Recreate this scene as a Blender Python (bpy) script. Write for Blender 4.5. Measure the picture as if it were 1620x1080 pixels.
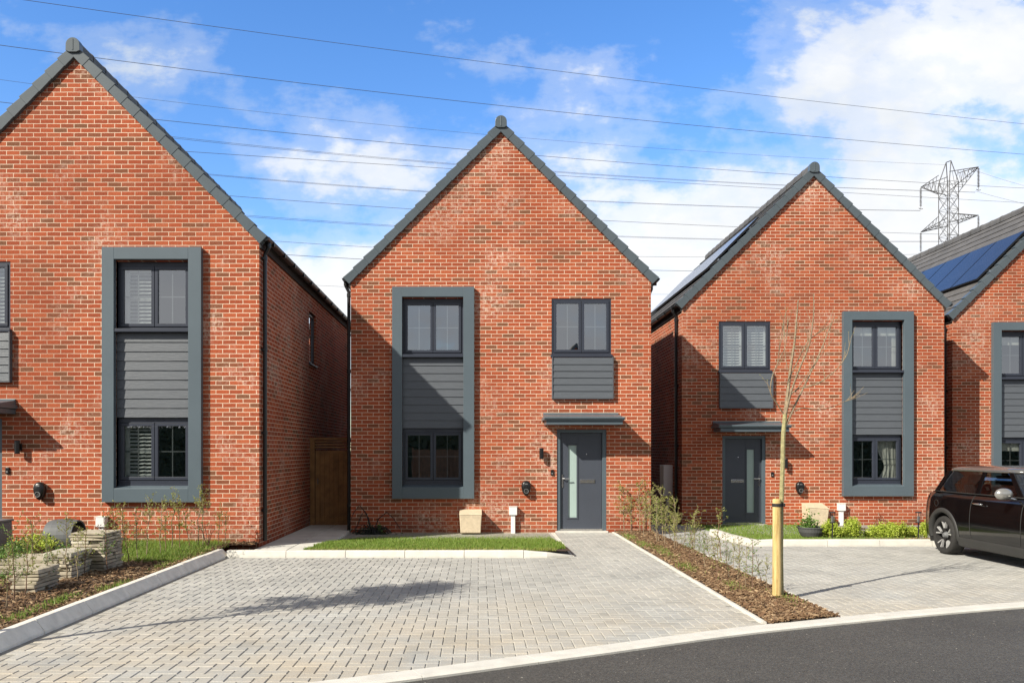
import bpy, bmesh, math, random
from mathutils import Vector, Matrix, noise as mnoise
random.seed(7)
R = math.radians
C = bpy.context.scene.collection
for o in list(bpy.data.objects): bpy.data.objects.remove(o)

# ------------------------------------------------------------------ camera, world, sun
EYE = 1.62; F = 1300.0; U0 = 757.0; V0 = 714.0     # eye height; focal length and vanishing point in photograph pixels
cam = bpy.data.cameras.new('camera'); camo = bpy.data.objects.new('camera', cam); C.objects.link(camo)
camo.location = (0, 0, EYE); camo.rotation_euler = (R(90), 0, 0)
cam.lens = F/1620*36; cam.sensor_width = 36
cam.shift_x = (810-U0)/1620; cam.shift_y = (V0-540)/1620
cam.clip_start = 0.1; cam.clip_end = 3000
bpy.context.scene.camera = camo
vs = bpy.context.scene.view_settings
vs.view_transform = 'Standard'; vs.look = 'None'; vs.gamma = 1; vs.exposure = 0.50

SUND = Vector((1.23, 1.0, -1.12)).normalized()
sl = bpy.data.lights.new('sun', 'SUN'); sl.energy = 5.0; sl.angle = R(0.5); sl.color = (1.0, 0.93, 0.80)
so = bpy.data.objects.new('sun', sl); C.objects.link(so)
so.rotation_euler = SUND.to_track_quat('-Z', 'Y').to_euler()

class NT:
    def __init__(s, tree): s.t = tree; s.n = tree.nodes; s.l = tree.links
    def new(s, typ, **kw):
        nd = s.n.new(typ)
        for k, v in kw.items():
            if k == 'ins':
                for kk, vv in v.items(): s.set(nd.inputs[kk], vv)
            else: setattr(nd, k, v)
        return nd
    def set(s, sock, v):
        if isinstance(v, bpy.types.NodeSocket): s.l.new(v, sock)
        elif isinstance(v, (tuple, list)) and len(v) == 3 and sock.type == 'RGBA': sock.default_value = (*v, 1)
        else: sock.default_value = v
    def math(s, op, a, b=0.0, c=0.0, clamp=False):
        nd = s.n.new('ShaderNodeMath'); nd.operation = op; nd.use_clamp = clamp
        s.set(nd.inputs[0], a); s.set(nd.inputs[1], b); s.set(nd.inputs[2], c)
        return nd.outputs[0]
    def ramp(s, f, pts, interp='LINEAR'):
        nd = s.n.new('ShaderNodeValToRGB'); cr = nd.color_ramp; cr.interpolation = interp
        while len(cr.elements) < len(pts): cr.elements.new(0.5)
        for e, (p, c) in zip(cr.elements, pts):
            e.position = p; e.color = (*c, 1) if isinstance(c, (tuple, list)) else (c, c, c, 1)
        s.set(nd.inputs[0], f); return nd.outputs[0]
    def noise(s, vec=None, scale=5, detail=4, rough=0.5, dim='3D'):
        nd = s.n.new('ShaderNodeTexNoise'); nd.noise_dimensions = dim
        if vec is not None: s.set(nd.inputs['Vector'], vec)
        nd.inputs['Scale'].default_value = scale; nd.inputs['Detail'].default_value = detail; nd.inputs['Roughness'].default_value = rough
        return nd.outputs[0]
    def mix(s, f, a, b, blend='MIX'):
        nd = s.n.new('ShaderNodeMix'); nd.data_type = 'RGBA'; nd.blend_type = blend
        s.set(nd.inputs[0], f); s.set(nd.inputs[6], a); s.set(nd.inputs[7], b)
        return nd.outputs[2]

world = bpy.data.worlds.new('World'); bpy.context.scene.world = world; world.use_nodes = True
def build_world():
    w = NT(world.node_tree); w.n.clear()
    out = w.new('ShaderNodeOutputWorld')
    sky = w.new('ShaderNodeTexSky', sky_type='NISHITA', sun_disc=False)
    to = -SUND
    sky.sun_elevation = math.asin(to.z); sky.sun_rotation = math.atan2(to.x, to.y) % (2*math.pi)
    sky.air_density = 1.0; sky.dust_density = 0.2; sky.ozone_density = 1.0
    hsv = w.new('ShaderNodeHueSaturation', ins={'Saturation': 1.34, 'Value': 3.15, 'Color': sky.outputs[0]})
    hsv.inputs['Hue'].default_value = 0.510
    tc = w.new('ShaderNodeTexCoord')
    sp = w.new('ShaderNodeSeparateXYZ', ins={0: tc.outputs['Generated']})
    x, y, z = sp.outputs
    ys = w.math('MAXIMUM', w.math('ABSOLUTE', y), 0.15)
    a = w.math('DIVIDE', x, ys); b = w.math('DIVIDE', z, ys)
    front = w.math('GREATER_THAN', y, 0.0)
    dens = None
    # cloud banks of this sky: tangent-plane centre, radii, weight
    for (u, v, ru, rv, wt) in [(1500, 80, 290, 150, .52), (1290, 130, 100, 60, .10), (560, 240, 280, 75, .36), (430, 265, 120, 50, .12), (850, 120, 250, 80, .15),
                               (1080, 400, 330, 130, .60), (480, 455, 330, 95, .6), (1520, 370, 300, 125, .62), (275, 115, 95, 60, .26),
                               (110, 45, 130, 28, .2), (1000, 160, 120, 60, .1), (950, 700, 2600, 190, .5), (1040, 300, 90, 50, .14)]:
        da = w.math('DIVIDE', w.math('SUBTRACT', a, (u-U0)/F), ru/F)
        db = w.math('DIVIDE', w.math('SUBTRACT', b, (V0-v)/F), rv/F)
        r2 = w.math('ADD', w.math('MULTIPLY', da, da), w.math('MULTIPLY', db, db))
        g = w.math('MULTIPLY', w.math('EXPONENT', w.math('MULTIPLY', r2, -0.9)), wt)
        dens = g if dens is None else w.math('ADD', dens, g)
    back = 0.62
    dens = w.math('ADD', w.math('MULTIPLY', dens, front), w.math('MULTIPLY', w.math('SUBTRACT', 1.0, front), back))
    dens = w.math('ADD', dens, w.math('MULTIPLY', w.ramp(z, [(0.50, 0.0), (0.72, 1.0)]), 0.5))  # cloud cover overhead, out of view, added to neutralise the blue ambient light
    cv = w.new('ShaderNodeCombineXYZ', ins={0: a, 1: w.math('MULTIPLY', b, 1.6), 2: w.math('MULTIPLY', front, 3.0)}).outputs[0]
    n1 = w.noise(cv, 5.5, 12, 0.56); n2 = w.noise(cv, 2.2, 6, 0.5); n3 = w.noise(cv, 22, 6, 0.6)
    nn = w.math('ADD', w.math('ADD', w.math('MULTIPLY', w.math('SUBTRACT', n1, 0.5), 1.25), w.math('MULTIPLY', w.math('SUBTRACT', n2, 0.5), 0.5)), w.math('MULTIPLY', w.math('SUBTRACT', n3, 0.5), 0.22))
    d = w.math('ADD', dens, nn)
    cov = w.ramp(d, [(0.12, 0.0), (0.30, 0.25), (0.50, 0.86), (0.68, 1.0)], 'EASE')
    shade = w.ramp(w.math('ADD', w.math('MULTIPLY', w.noise(cv, 3.1, 8, 0.55), 0.8), w.math('MULTIPLY', dens, 0.3)), [(0.35, (8.6, 9.5, 10.6)), (0.62, (12.6, 12.7, 12.9))])
    shade = w.mix(front, w.mix(1.0, shade, (.62, .64, .67), 'MULTIPLY'), shade)
    zen = w.ramp(z, [(0.0, 1.0), (0.48, 1.0), (0.72, 0.30)])
    blue = w.mix(1.0, hsv.outputs[0], zen, 'MULTIPLY')
    blue = w.mix(1.0, blue, w.mix(front, (.6, .6, .6), (1, 1, 1)), 'MULTIPLY')
    col = w.mix(cov, blue, w.mix(1.0, shade, w.mix(0.2, zen, (1, 1, 1)), 'MULTIPLY'))
    bg = w.new('ShaderNodeBackground', ins={'Color': col, 'Strength': 0.058})
    w.l.new(bg.outputs[0], out.inputs[0])
build_world()

# ------------------------------------------------------------------ materials
MATS = {}
def newmat(name):
    m = bpy.data.materials.new(name); m.use_nodes = True; t = NT(m.node_tree)
    MATS[name] = m
    return m, t, m.node_tree.nodes['Principled BSDF']
def simple(name, col, rough=0.5, metal=0.0, var=0.12, vscale=6.0, bump=0.0, bscale=60.0, coat=0.0, spec=0.5, island=0.0):
    m, t, b = newmat(name)
    tc = t.new('ShaderNodeTexCoord').outputs['Object']
    n = t.noise(tc, vscale, 5, 0.6)
    lo = tuple(c*(1-var) for c in col); hi = tuple(min(1, c*(1+var)) for c in col)
    c = t.ramp(n, [(0.3, lo), (0.7, hi)])
    if island:
        g = t.new('ShaderNodeNewGeometry').outputs['Random Per Island']
        k = t.ramp(g, [(0, 1-island), (1, 1+island)])
        c = t.mix(1.0, c, k, 'MULTIPLY')
    t.set(b.inputs['Base Color'], c)
    b.inputs['Roughness'].default_value = rough; b.inputs['Metallic'].default_value = metal
    b.inputs['Specular IOR Level'].default_value = spec
    if coat: b.inputs['Coat Weight'].default_value = coat; b.inputs['Coat Roughness'].default_value = 0.03
    if bump:
        bn = t.new('ShaderNodeBump', ins={'Strength': bump, 'Distance': 0.01, 'Height': t.noise(tc, bscale, 4, 0.6)})
        t.set(b.inputs['Normal'], bn.outputs[0])
    return m
def islandmat(name, cols, rough=0.8, bump=0.0, trans=0.0, soft=0.0, softr=(.72, 1.2)):
    m, t, b = newmat(name)
    g = t.new('ShaderNodeNewGeometry').outputs['Random Per Island']
    n = len(cols)
    c = t.ramp(g, [(i/(n-1), c) for i, c in enumerate(cols)])
    if soft:
        tc = t.new('ShaderNodeTexCoord').outputs['Object']
        c = t.mix(1.0, c, t.ramp(t.noise(tc, soft, 4, 0.6), [(0.3, softr[0]), (0.7, softr[1])]), 'MULTIPLY')
    t.set(b.inputs['Base Color'], c); b.inputs['Roughness'].default_value = rough
    if trans:
        tr = t.new('ShaderNodeBsdfTranslucent', ins={'Color': c})
        mx = t.new('ShaderNodeMixShader', ins={0: trans, 1: b.outputs[0], 2: tr.outputs[0]})
        t.l.new(mx.outputs[0], m.node_tree.nodes['Material Output'].inputs[0])
    return m
def brick_mat():
    m, t, b = newmat('red_brick')
    tc = t.new('ShaderNodeTexCoord').outputs['Object']
    orand = t.new('ShaderNodeObjectInfo').outputs['Random']
    tc0 = tc; s = t.new('ShaderNodeSeparateXYZ', ins={0: tc}).outputs
    tc = t.new('ShaderNodeVectorMath', operation='ADD', ins={0: tc, 1: t.new('ShaderNodeCombineXYZ', ins={0: t.math('MULTIPLY', orand, 90.0), 1: t.math('MULTIPLY', orand, 37.0), 2: 0.0}).outputs[0]}).outputs[0]
    gn = t.new('ShaderNodeSeparateXYZ', ins={0: t.new('ShaderNodeNewGeometry').outputs['True Normal']}).outputs
    side = t.math('GREATER_THAN', t.math('ABSOLUTE', gn[0]), 0.5)
    h = t.math('ADD', t.math('MULTIPLY', s[1], side), t.math('MULTIPLY', s[0], t.math('SUBTRACT', 1.0, side)))
    wob = t.math('MULTIPLY', t.math('SUBTRACT', t.noise(tc, 9, 3, 0.6), 0.5), 0.009)
    wob2 = t.math('MULTIPLY', t.math('SUBTRACT', t.noise(tc, 11, 3, 0.6), 0.5), 0.012)
    vec = t.new('ShaderNodeCombineXYZ', ins={0: t.math('ADD', t.math('ADD', h, t.math('MULTIPLY', t.math('FLOOR', t.math('MULTIPLY', orand, 60.0)), .45)), wob2), 1: t.math('ADD', s[2], wob), 2: 0.0}).outputs[0]
    br = t.new('ShaderNodeTexBrick', offset=0.5, ins={'Vector': vec, 'Color1': (0, 0, 0), 'Color2': (1, 1, 1), 'Mortar': (0.5, 0.5, 0.5), 'Scale': 1.0,
               'Mortar Size': 0.0056, 'Mortar Smooth': 0.35, 'Bias': 0.0, 'Brick Width': 0.225, 'Row Height': 0.075})
    rnd = br.outputs['Color']; mort = br.outputs['Fac']
    bc = t.ramp(rnd, [(0.0, (.19, .078, .040)), (0.12, (.24, .072, .035)), (0.22, (.30, .068, .030)), (0.5, (.345, .073, .030)), (0.75, (.385, .088, .036)), (0.9, (.42, .108, .046)), (1.0, (.28, .080, .040))])
    fine = t.noise(tc, 60, 4, 0.7)
    bc = t.mix(1.0, bc, t.ramp(fine, [(0.3, 0.72), (0.7, 1.24)]), 'MULTIPLY')
    # pale sandy flecks and efflorescence in drifts
    big = t.noise(tc, 0.8, 4, 0.6); mid = t.noise(tc, 14, 5, 0.75)
    eff = t.math('MULTIPLY', t.ramp(big, [(0.52, 0.0), (0.66, 1.0)]), t.ramp(mid, [(0.46, 0.0), (0.64, 0.85)]))
    fleck = t.ramp(t.noise(tc, 24, 5, 0.8), [(0.60, 0.0), (0.74, 0.5)])
    bc = t.mix(t.math('MAXIMUM', eff, fleck), bc, (.62, .44, .36))
    bigm = t.noise(tc, 0.5, 3, 0.5)
    mc = t.mix(t.ramp(t.noise(tc, 40, 3, 0.6), [(0.3, 0.0), (0.7, 1.0)]), (.66, .50, .37), (.84, .69, .54))
    mc = t.mix(t.math('MULTIPLY', t.ramp(bigm, [(0.30, 0.5), (0.55, 0.0)]), 1.0), mc, (.45, .24, .16))
    col = t.mix(mort, bc, mc)
    col = t.mix(1.0, col, t.ramp(bigm, [(0.3, 0.88), (0.7, 1.08)]), 'MULTIPLY')
    foot_tone = t.ramp(t.math('ADD', s[2], t.math('MULTIPLY', t.noise(tc, 1.7, 4, 0.6), 0.5)), [(0.28, 0.80), (0.62, 1.0)])  # brick colour gets darker towards the wall foot, with a ragged edge
    col = t.mix(1.0, col, foot_tone, 'MULTIPLY')
    t.set(b.inputs['Base Color'], col); b.inputs['Roughness'].default_value = 0.88; b.inputs['Specular IOR Level'].default_value = 0.25
    hgt = t.math('ADD', t.math('MULTIPLY', mort, -1.0), t.math('MULTIPLY', fine, 0.5))
    bn = t.new('ShaderNodeBump', ins={'Strength': 0.7, 'Distance': 0.006, 'Height': hgt}); t.set(b.inputs['Normal'], bn.outputs[0])
brick_mat()
def clad_mat(name, col):
    m, t, b = newmat(name)
    tc = t.new('ShaderNodeTexCoord').outputs['Object']
    mp = t.new('ShaderNodeMapping', ins={'Vector': tc, 'Scale': (3, 3, 55)}).outputs[0]
    n = t.noise(mp, 1.6, 5, 0.7)
    t.set(b.inputs['Base Color'], t.ramp(n, [(0.3, tuple(c*.86 for c in col)), (0.7, tuple(c*1.14 for c in col))]))
    b.inputs['Roughness'].default_value = 0.42
    bn = t.new('ShaderNodeBump', ins={'Strength': 0.55, 'Distance': 0.006, 'Height': n}); t.set(b.inputs['Normal'], bn.outputs[0])
clad_mat('cladding_grey', (.090, .101, .118))
def glass_mat(name, tint, refl, rough=0.0, trans=0.85, wav=0.012):
    m, t, b = newmat(name); nt = m.node_tree; nt.nodes.remove(b)
    out = nt.nodes['Material Output']
    fc = t.new('ShaderNodeLayerWeight', ins={'Blend': 0.5}).outputs['Facing']
    fr = t.math('ADD', t.math('MULTIPLY', t.math('POWER', fc, 5.0), 0.96), 0.042)
    tc = t.new('ShaderNodeTexCoord').outputs['Object']
    bn = t.new('ShaderNodeBump', ins={'Strength': wav, 'Distance': 0.05, 'Height': t.noise(tc, 2.3, 2, 0.4)}).outputs[0]
    gl = t.new('ShaderNodeBsdfGlossy', ins={'Color': (1, 1, 1), 'Roughness': rough, 'Normal': bn})
    tr = t.new('ShaderNodeBsdfTransparent', ins={'Color': tint})
    f = t.math('MULTIPLY', fr, refl, clamp=True)
    f = t.math('MINIMUM', f, 1.0)
    mx = t.new('ShaderNodeMixShader', ins={0: f, 1: tr.outputs[0], 2: gl.outputs[0]})
    t.l.new(mx.outputs[0], out.inputs[0])
glass_mat('window_glass', (.80, .85, .85), 8.0)
glass_mat('car_glass', (.42, .48, .48), 3.6, wav=0.0)
simple('frosted_glass', (.36, .46, .44), 0.25, var=0.04, vscale=2)
simple('frame_grey', (.088, .117, .140), 0.38, var=0.05, vscale=1.5)
simple('door_grey', (.056, .065, .086), 0.42, var=0.05, vscale=2, bump=0.12, bscale=90)
simple('window_frame_grey', (.032, .038, .056), 0.35, var=0.05)
simple('roof_tile', (.105, .100, .098), 0.7, var=0.2, vscale=5, bump=0.3, bscale=70, island=0.12)
simple('verge_grey', (.078, .098, .113), 0.28, var=0.08, vscale=4, island=0.06)
simple('black_plastic', (.009, .009, .010), 0.32, var=0.1)
simple('black_matte', (.018, .017, .017), 0.75, var=0.15)
simple('white_plastic', (.78, .78, .77), 0.4, var=0.03)
simple('white_paint', (.74, .74, .72), 0.5, var=0.04)
simple('chrome', (.7, .7, .7), 0.18, 1.0, var=0.03)
simple('beige_plastic', (.66, .55, .40), 0.6, var=0.14, vscale=14, bump=0.1)
simple('wood_gate', (.26, .13, .045), 0.8, var=0.35, vscale=5, bump=0.3)
simple('wood_stake', (.58, .42, .17), 0.75, var=0.18, vscale=16, bump=0.3, bscale=40)
def stake_grain():
    m = MATS['wood_stake']; t = NT(m.node_tree); b = m.node_tree.nodes['Principled BSDF']; tc = t.new('ShaderNodeTexCoord').outputs['Object']
    g = t.noise(t.new('ShaderNodeMapping', ins={'Vector': tc, 'Scale': (14, 14, .9)}).outputs[0], 1.5, 5, 0.7)
    k = t.noise(tc, 9, 2, 0.5)
    c = t.ramp(g, [(0.34, (.22, .13, .04)), (0.44, (.52, .37, .14)), (0.62, (.66, .50, .23))])
    c = t.mix(t.ramp(k, [(0.66, 0.0), (0.72, 0.7)]), c, (.20, .10, .04))
    t.set(b.inputs['Base Color'], c); bn = t.new('ShaderNodeBump', ins={'Strength': 0.6, 'Distance': 0.01, 'Height': g}); t.set(b.inputs['Normal'], bn.outputs[0])
stake_grain()
simple('fence_wood', (.16, .085, .045), 0.8, var=0.3, vscale=4)
simple('concrete_kerb', (.74, .71, .64), 0.85, var=0.14, vscale=7, bump=0.3, bscale=120)
simple('kerb_pale', (.62, .60, .55), 0.85, var=0.10, vscale=5, bump=0.2, bscale=120)
simple('flagstone', (.60, .585, .54), 0.85, var=0.14, vscale=3, bump=0.2)
simple('soil', (.065, .040, .025), 0.95, var=0.5, vscale=9, bump=0.8, bscale=40)
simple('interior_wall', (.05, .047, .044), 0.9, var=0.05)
simple('curtain_cloth', (.62, .60, .54), 0.9, var=0.1, vscale=8)
simple('steel_grey', (.16, .165, .17), 0.6, 0.2, var=0.1)
simple('cable_grey', (.09, .09, .10), 0.6)
simple('pylon_steel', (.075, .075, .08), 0.6)
simple('insulator', (.14, .12, .10), 0.4)
simple('bark_young', (.30, .27, .13), 0.75, var=0.35, vscale=30, bump=0.3)
simple('twig_brown', (.17, .095, .06), 0.8, var=0.3, vscale=30)
simple('twig_grey', (.25, .19, .12), 0.8, var=0.35, vscale=30)
simple('pot_grey', (.085, .088, .09), 0.6, var=0.1, bump=0.1)
simple('barrel_grey', (.10, .105, .11), 0.65, var=0.1, vscale=4)
simple('car_black', (.003, .003, .0035), 0.12, spec=0.4, coat=0.5, var=0.05)
simple('car_trim', (.032, .032, .031), 0.6, var=0.08)
simple('car_roof', (.17, .165, .16), 0.2, 0.5, coat=0.8, var=0.03)
simple('mirror_cap', (.36, .355, .34), 0.25, 0.6, coat=0.8, var=0.02)
simple('tyre', (.024, .023, .022), 0.85, var=0.2, vscale=30)
simple('alloy', (.62, .62, .62), 0.35, 0.5, var=0.05)
simple('seat_cloth', (.03, .03, .032), 0.9)
islandmat('paver', [(.355, .353, .335), (.415, .410, .388), (.38, .378, .358), (.44, .434, .405), (.34, .340, .324), (.425, .418, .395)], 0.9, soft=1.2, softr=(.86, 1.1))
def paver_mat():   # sand and rust-coloured staining spread across the pavers
    m = MATS['paver']; t = NT(m.node_tree); b = m.node_tree.nodes['Principled BSDF']
    src = b.inputs['Base Color'].links[0].from_socket
    tc = t.new('ShaderNodeTexCoord').outputs['Object']
    s = t.new('ShaderNodeSeparateXYZ', ins={0: tc}).outputs
    # tracked-in sand is heaviest on the street side of the drive
    near = t.math('MULTIPLY', t.math('SUBTRACT', 10.2, t.math('ADD', s[1], t.math('MULTIPLY', s[0], -0.15))), 0.22, clamp=True)
    k = t.ramp(t.noise(tc, 0.9, 5, 0.65), [(0.36, 0.0), (0.62, 1.0)])
    c = t.mix(t.math('MULTIPLY', t.math('MULTIPLY', near, k), 0.5), src, (.58, .46, .30))
    oil = t.ramp(t.noise(tc, 1.9, 6, 0.7), [(0.63, 0.0), (0.72, 0.32)])
    c = t.mix(oil, c, (.16, .155, .145))
    c = t.mix(1.0, c, t.ramp(t.noise(tc, 90, 3, 0.7), [(0.3, 0.78), (0.7, 1.18)]), 'MULTIPLY')
    t.set(b.inputs['Base Color'], c)
    bn = t.new('ShaderNodeBump', ins={'Strength': 0.4, 'Distance': 0.003, 'Height': t.noise(tc, 150, 3, 0.7)}); t.set(b.inputs['Normal'], bn.outputs[0])
paver_mat()
simple('joint_sand', (.29, .28, .25), 0.95, var=0.3, vscale=8)
islandmat('bark_chip', [(.07, .038, .018), (.19, .105, .05), (.11, .06, .03), (.30, .19, .10), (.15, .08, .04), (.50, .36, .21), (.10, .052, .026), (.22, .13, .065)], 0.85)
islandmat('grass_blade', [(.12, .22, .022), (.18, .30, .035), (.14, .25, .025), (.24, .34, .05), (.30, .33, .09), (.17, .29, .03)], 0.6, trans=0.3)
islandmat('lime_leaf', [(.30, .40, .04), (.46, .56, .07), (.38, .48, .05), (.58, .62, .14)], 0.6, trans=0.3)
islandmat('hedge_leaf', [(.17, .22, .04), (.34, .37, .08), (.25, .30, .06), (.44, .43, .14), (.20, .17, .06)], 0.6, trans=0.35)
islandmat('green_leaf', [(.06, .13, .02), (.12, .22, .04), (.17, .28, .06), (.09, .17, .03)], 0.55, trans=0.25)
islandmat('dark_leaf', [(.02, .035, .015), (.04, .06, .02), (.03, .05, .02)], 0.6, trans=0.1)
islandmat('brown_leaf', [(.12, .045, .02), (.2, .08, .03), (.09, .035, .02)], 0.7, trans=0.2)
islandmat('pale_stone', [(.34, .30, .22), (.50, .45, .35), (.42, .37, .28), (.28, .25, .20), (.46, .43, .35)], 0.9, soft=9)
def asphalt():
    m, t, b = newmat('asphalt')
    tc = t.new('ShaderNodeTexCoord').outputs['Object']
    vo = t.new('ShaderNodeTexVoronoi', ins={'Vector': tc, 'Scale': 95.0})
    coarse = t.ramp(t.noise(tc, 28, 4, 0.8), [(0.35, 0.82), (0.65, 1.2)]); base = t.ramp(t.noise(tc, 0.7, 8, 0.65), [(0.3, (.056, .053, .048)), (0.7, (.078, .074, .067))])
    c = t.mix(1.0, base, t.ramp(vo.outputs['Color'], [(0.0, 0.55), (1.0, 1.5)]), 'MULTIPLY')
    c = t.mix(1.0, c, coarse, 'MULTIPLY')
    c = t.mix(t.ramp(t.noise(tc, 30, 2, 0.5), [(0.715, 0.0), (0.735, 0.8)]), c, (.42, .38, .32))
    t.set(b.inputs['Base Color'], c); b.inputs['Roughness'].default_value = 0.72
    bn = t.new('ShaderNodeBump', ins={'Strength': 0.6, 'Distance': 0.004, 'Height': vo.outputs['Distance']}); t.set(b.inputs['Normal'], bn.outputs[0])
asphalt()
def solar_mat():
    m, t, b = newmat('solar_cells')
    tc = t.new('ShaderNodeTexCoord').outputs['Object']
    t.set(b.inputs['Base Color'], t.ramp(t.noise(tc, 3, 2), [(0.3, (.020, .023, .038)), (0.7, (.026, .030, .050))]))
    b.inputs['Roughness'].default_value = 0.16; b.inputs['Specular IOR Level'].default_value = 0.5
solar_mat()

# ------------------------------------------------------------------ mesh helpers
class MB:
    def __init__(s): s.v = []; s.f = []; s.smooth = False
    def add(s, vs, fs):
        n = len(s.v); s.v += [tuple(p) for p in vs]; s.f += [tuple(i+n for i in f) for f in fs]
    def box(s, x0, x1, y0, y1, z0, z1):
        s.add([(x0,y0,z0),(x1,y0,z0),(x1,y1,z0),(x0,y1,z0),(x0,y0,z1),(x1,y0,z1),(x1,y1,z1),(x0,y1,z1)],
              [(0,3,2,1),(4,5,6,7),(0,1,5,4),(1,2,6,5),(2,3,7,6),(3,0,4,7)])
    def hexa(s, p):   # 8 points: bottom ring then top ring
        s.add(p, [(0,3,2,1),(4,5,6,7),(0,1,5,4),(1,2,6,5),(2,3,7,6),(3,0,4,7)])
    def tube(s, pts, rad, n=6, cap=True):
        pts = [Vector(p) for p in pts]; m = len(pts)
        if not isinstance(rad, (list, tuple)): rad = [rad]*m
        base = len(s.v); up = None
        for i, p in enumerate(pts):
            d = (pts[min(i+1, m-1)]-pts[max(i-1, 0)]).normalized()
            if up is None:
                up = Vector((0,0,1)) if abs(d.z) < .9 else Vector((1,0,0))
            a = d.cross(up).normalized(); up = a.cross(d).normalized()
            for k in range(n):
                t = 2*math.pi*k/n; s.v.append(tuple(p+(a*math.cos(t)+up*math.sin(t))*rad[i]))
        for i in range(m-1):
            for k in range(n):
                k2 = (k+1) % n; s.f.append((base+i*n+k, base+i*n+k2, base+(i+1)*n+k2, base+(i+1)*n+k))
        if cap:
            s.f.append(tuple(base+k for k in range(n))[::-1]); s.f.append(tuple(base+(m-1)*n+k for k in range(n)))
    def lathe(s, prof, c=(0,0,0), n=20, axis='z', cap=False):
        base = len(s.v)
        for (r, h) in prof:
            for k in range(n):
                t = 2*math.pi*k/n; a, b = r*math.cos(t), r*math.sin(t)
                p = (a, b, h) if axis == 'z' else ((h, a, b) if axis == 'x' else (a, h, b))
                s.v.append((p[0]+c[0], p[1]+c[1], p[2]+c[2]))
        for i in range(len(prof)-1):
            for k in range(n):
                k2 = (k+1) % n; s.f.append((base+i*n+k, base+i*n+k2, base+(i+1)*n+k2, base+(i+1)*n+k))
        if cap:
            s.f.append(tuple(base+k for k in range(n))); s.f.append(tuple(base+(len(prof)-1)*n+k for k in range(n)))
    def loft(s, rings, closed=True, cap=True):
        base = len(s.v); n = len(rings[0])
        for r in rings: s.v += [tuple(p) for p in r]
        for i in range(len(rings)-1):
            for k in range(n if closed else n-1):
                k2 = (k+1) % n; s.f.append((base+i*n+k, base+i*n+k2, base+(i+1)*n+k2, base+(i+1)*n+k))
        if cap:
            s.f.append(tuple(base+k for k in range(n))[::-1]); s.f.append(tuple(base+(len(rings)-1)*n+k for k in range(n)))
    def prism(s, poly, y0, y1):   # polygon in x,z extruded along y
        n = len(poly)
        s.add([(x,y0,z) for x,z in poly]+[(x,y1,z) for x,z in poly],
              [tuple(range(n)), tuple(range(2*n-1, n-1, -1))]+[(i, i+n, (i+1)%n+n, (i+1)%n) for i in range(n)])
    def sheet(s, poly, z):
        s.add([(x,y,z) for x,y in poly], [tuple(range(len(poly)))])
    def build(s, name, mat, parent=None, smooth=False, bevel=0.0, loc=None, fix=True):
        me = bpy.data.meshes.new(name); me.from_pydata(s.v, [], s.f); me.update()
        if fix and len(s.f) < 20000:
            bm = bmesh.new(); bm.from_mesh(me); bmesh.ops.recalc_face_normals(bm, faces=bm.faces); bm.to_mesh(me); bm.free()
        o = bpy.data.objects.new(name, me); C.objects.link(o)
        me.materials.append(MATS[mat])
        if smooth:
            for p in me.polygons: p.use_smooth = True
        if bevel:
            md = o.modifiers.new('bevel', 'BEVEL'); md.width = bevel; md.segments = 2; md.limit_method = 'ANGLE'; md.angle_limit = R(35)
        if parent: o.parent = parent
        if loc: o.location = loc
        return o
def empty(name, loc, label=None, cat=None, group=None, rz=0):
    o = bpy.data.objects.new(name, None); C.objects.link(o); o.location = loc; o.rotation_euler = (0,0,rz); o.empty_display_size = .2
    if label: tag(o, label, cat, group)
    return o
def tag(o, label=None, cat=None, group=None, kind=None):
    if label: o['label'] = label
    if cat: o['category'] = cat
    if group: o['group'] = group
    if kind: o['kind'] = kind
    return o
def copy_tree(o, parent=None):
    c = o.copy(); C.objects.link(c)
    if parent: c.parent = parent
    for ch in list(o.children): copy_tree(ch, c)
    return c
def G(u, v, z=0.0):     # a ground point from its place in the photograph
    Y = (EYE-z)*F/(v-V0); return ((u-U0)*Y/F, Y)

# ------------------------------------------------------------------ ground
def sm(t): t = max(0, min(1, t)); return t*t*(3-2*t)
def gz(x, y):
    return -0.055*sm((y-13.4)/2.2)*sm((x-3.4)/.3)
roadpts = [(-30,-13), (-14,-3.2), (-7,2.2), (-3,4.62), (-.6,5.75), (.92,6.52), (2.66,7.40), (5.67,8.52), (9,9.35), (14,10.2), (30,12.0)]
def road_y(x):
    for (a, b), (c, d) in zip(roadpts, roadpts[1:]):
        if a <= x <= c:
            i = roadpts.index((a, b)); p0 = roadpts[max(i-1,0)]; p3 = roadpts[min(i+2, len(roadpts)-1)]
            t = (x-a)/(c-a); m1 = (d-p0[1])/(c-p0[0])*(c-a); m2 = (p3[1]-b)/(p3[0]-a)*(c-a)
            return b*(2*t**3-3*t*t+1)+m1*(t**3-2*t*t+t)+d*(-2*t**3+3*t*t)+m2*(t**3-t*t)
    return roadpts[-1][1]
g = MB(); N = 24
g.sheet([(-900,-900),(900,-900),(900,1200),(-900,1200)], -0.14)
tag(g.build('ground', 'soil'), kind='structure')
m = MB(); xs = [-28+i*.5 for i in range(115)]
m.add([(x, road_y(x)+.02, -.004) for x in xs]+[(x, -40, -.004) for x in xs], [(i, i+1, i+1+len(xs), i+len(xs)) for i in range(len(xs)-1)])
tag(m.build('road', 'asphalt'), kind='structure')
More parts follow.
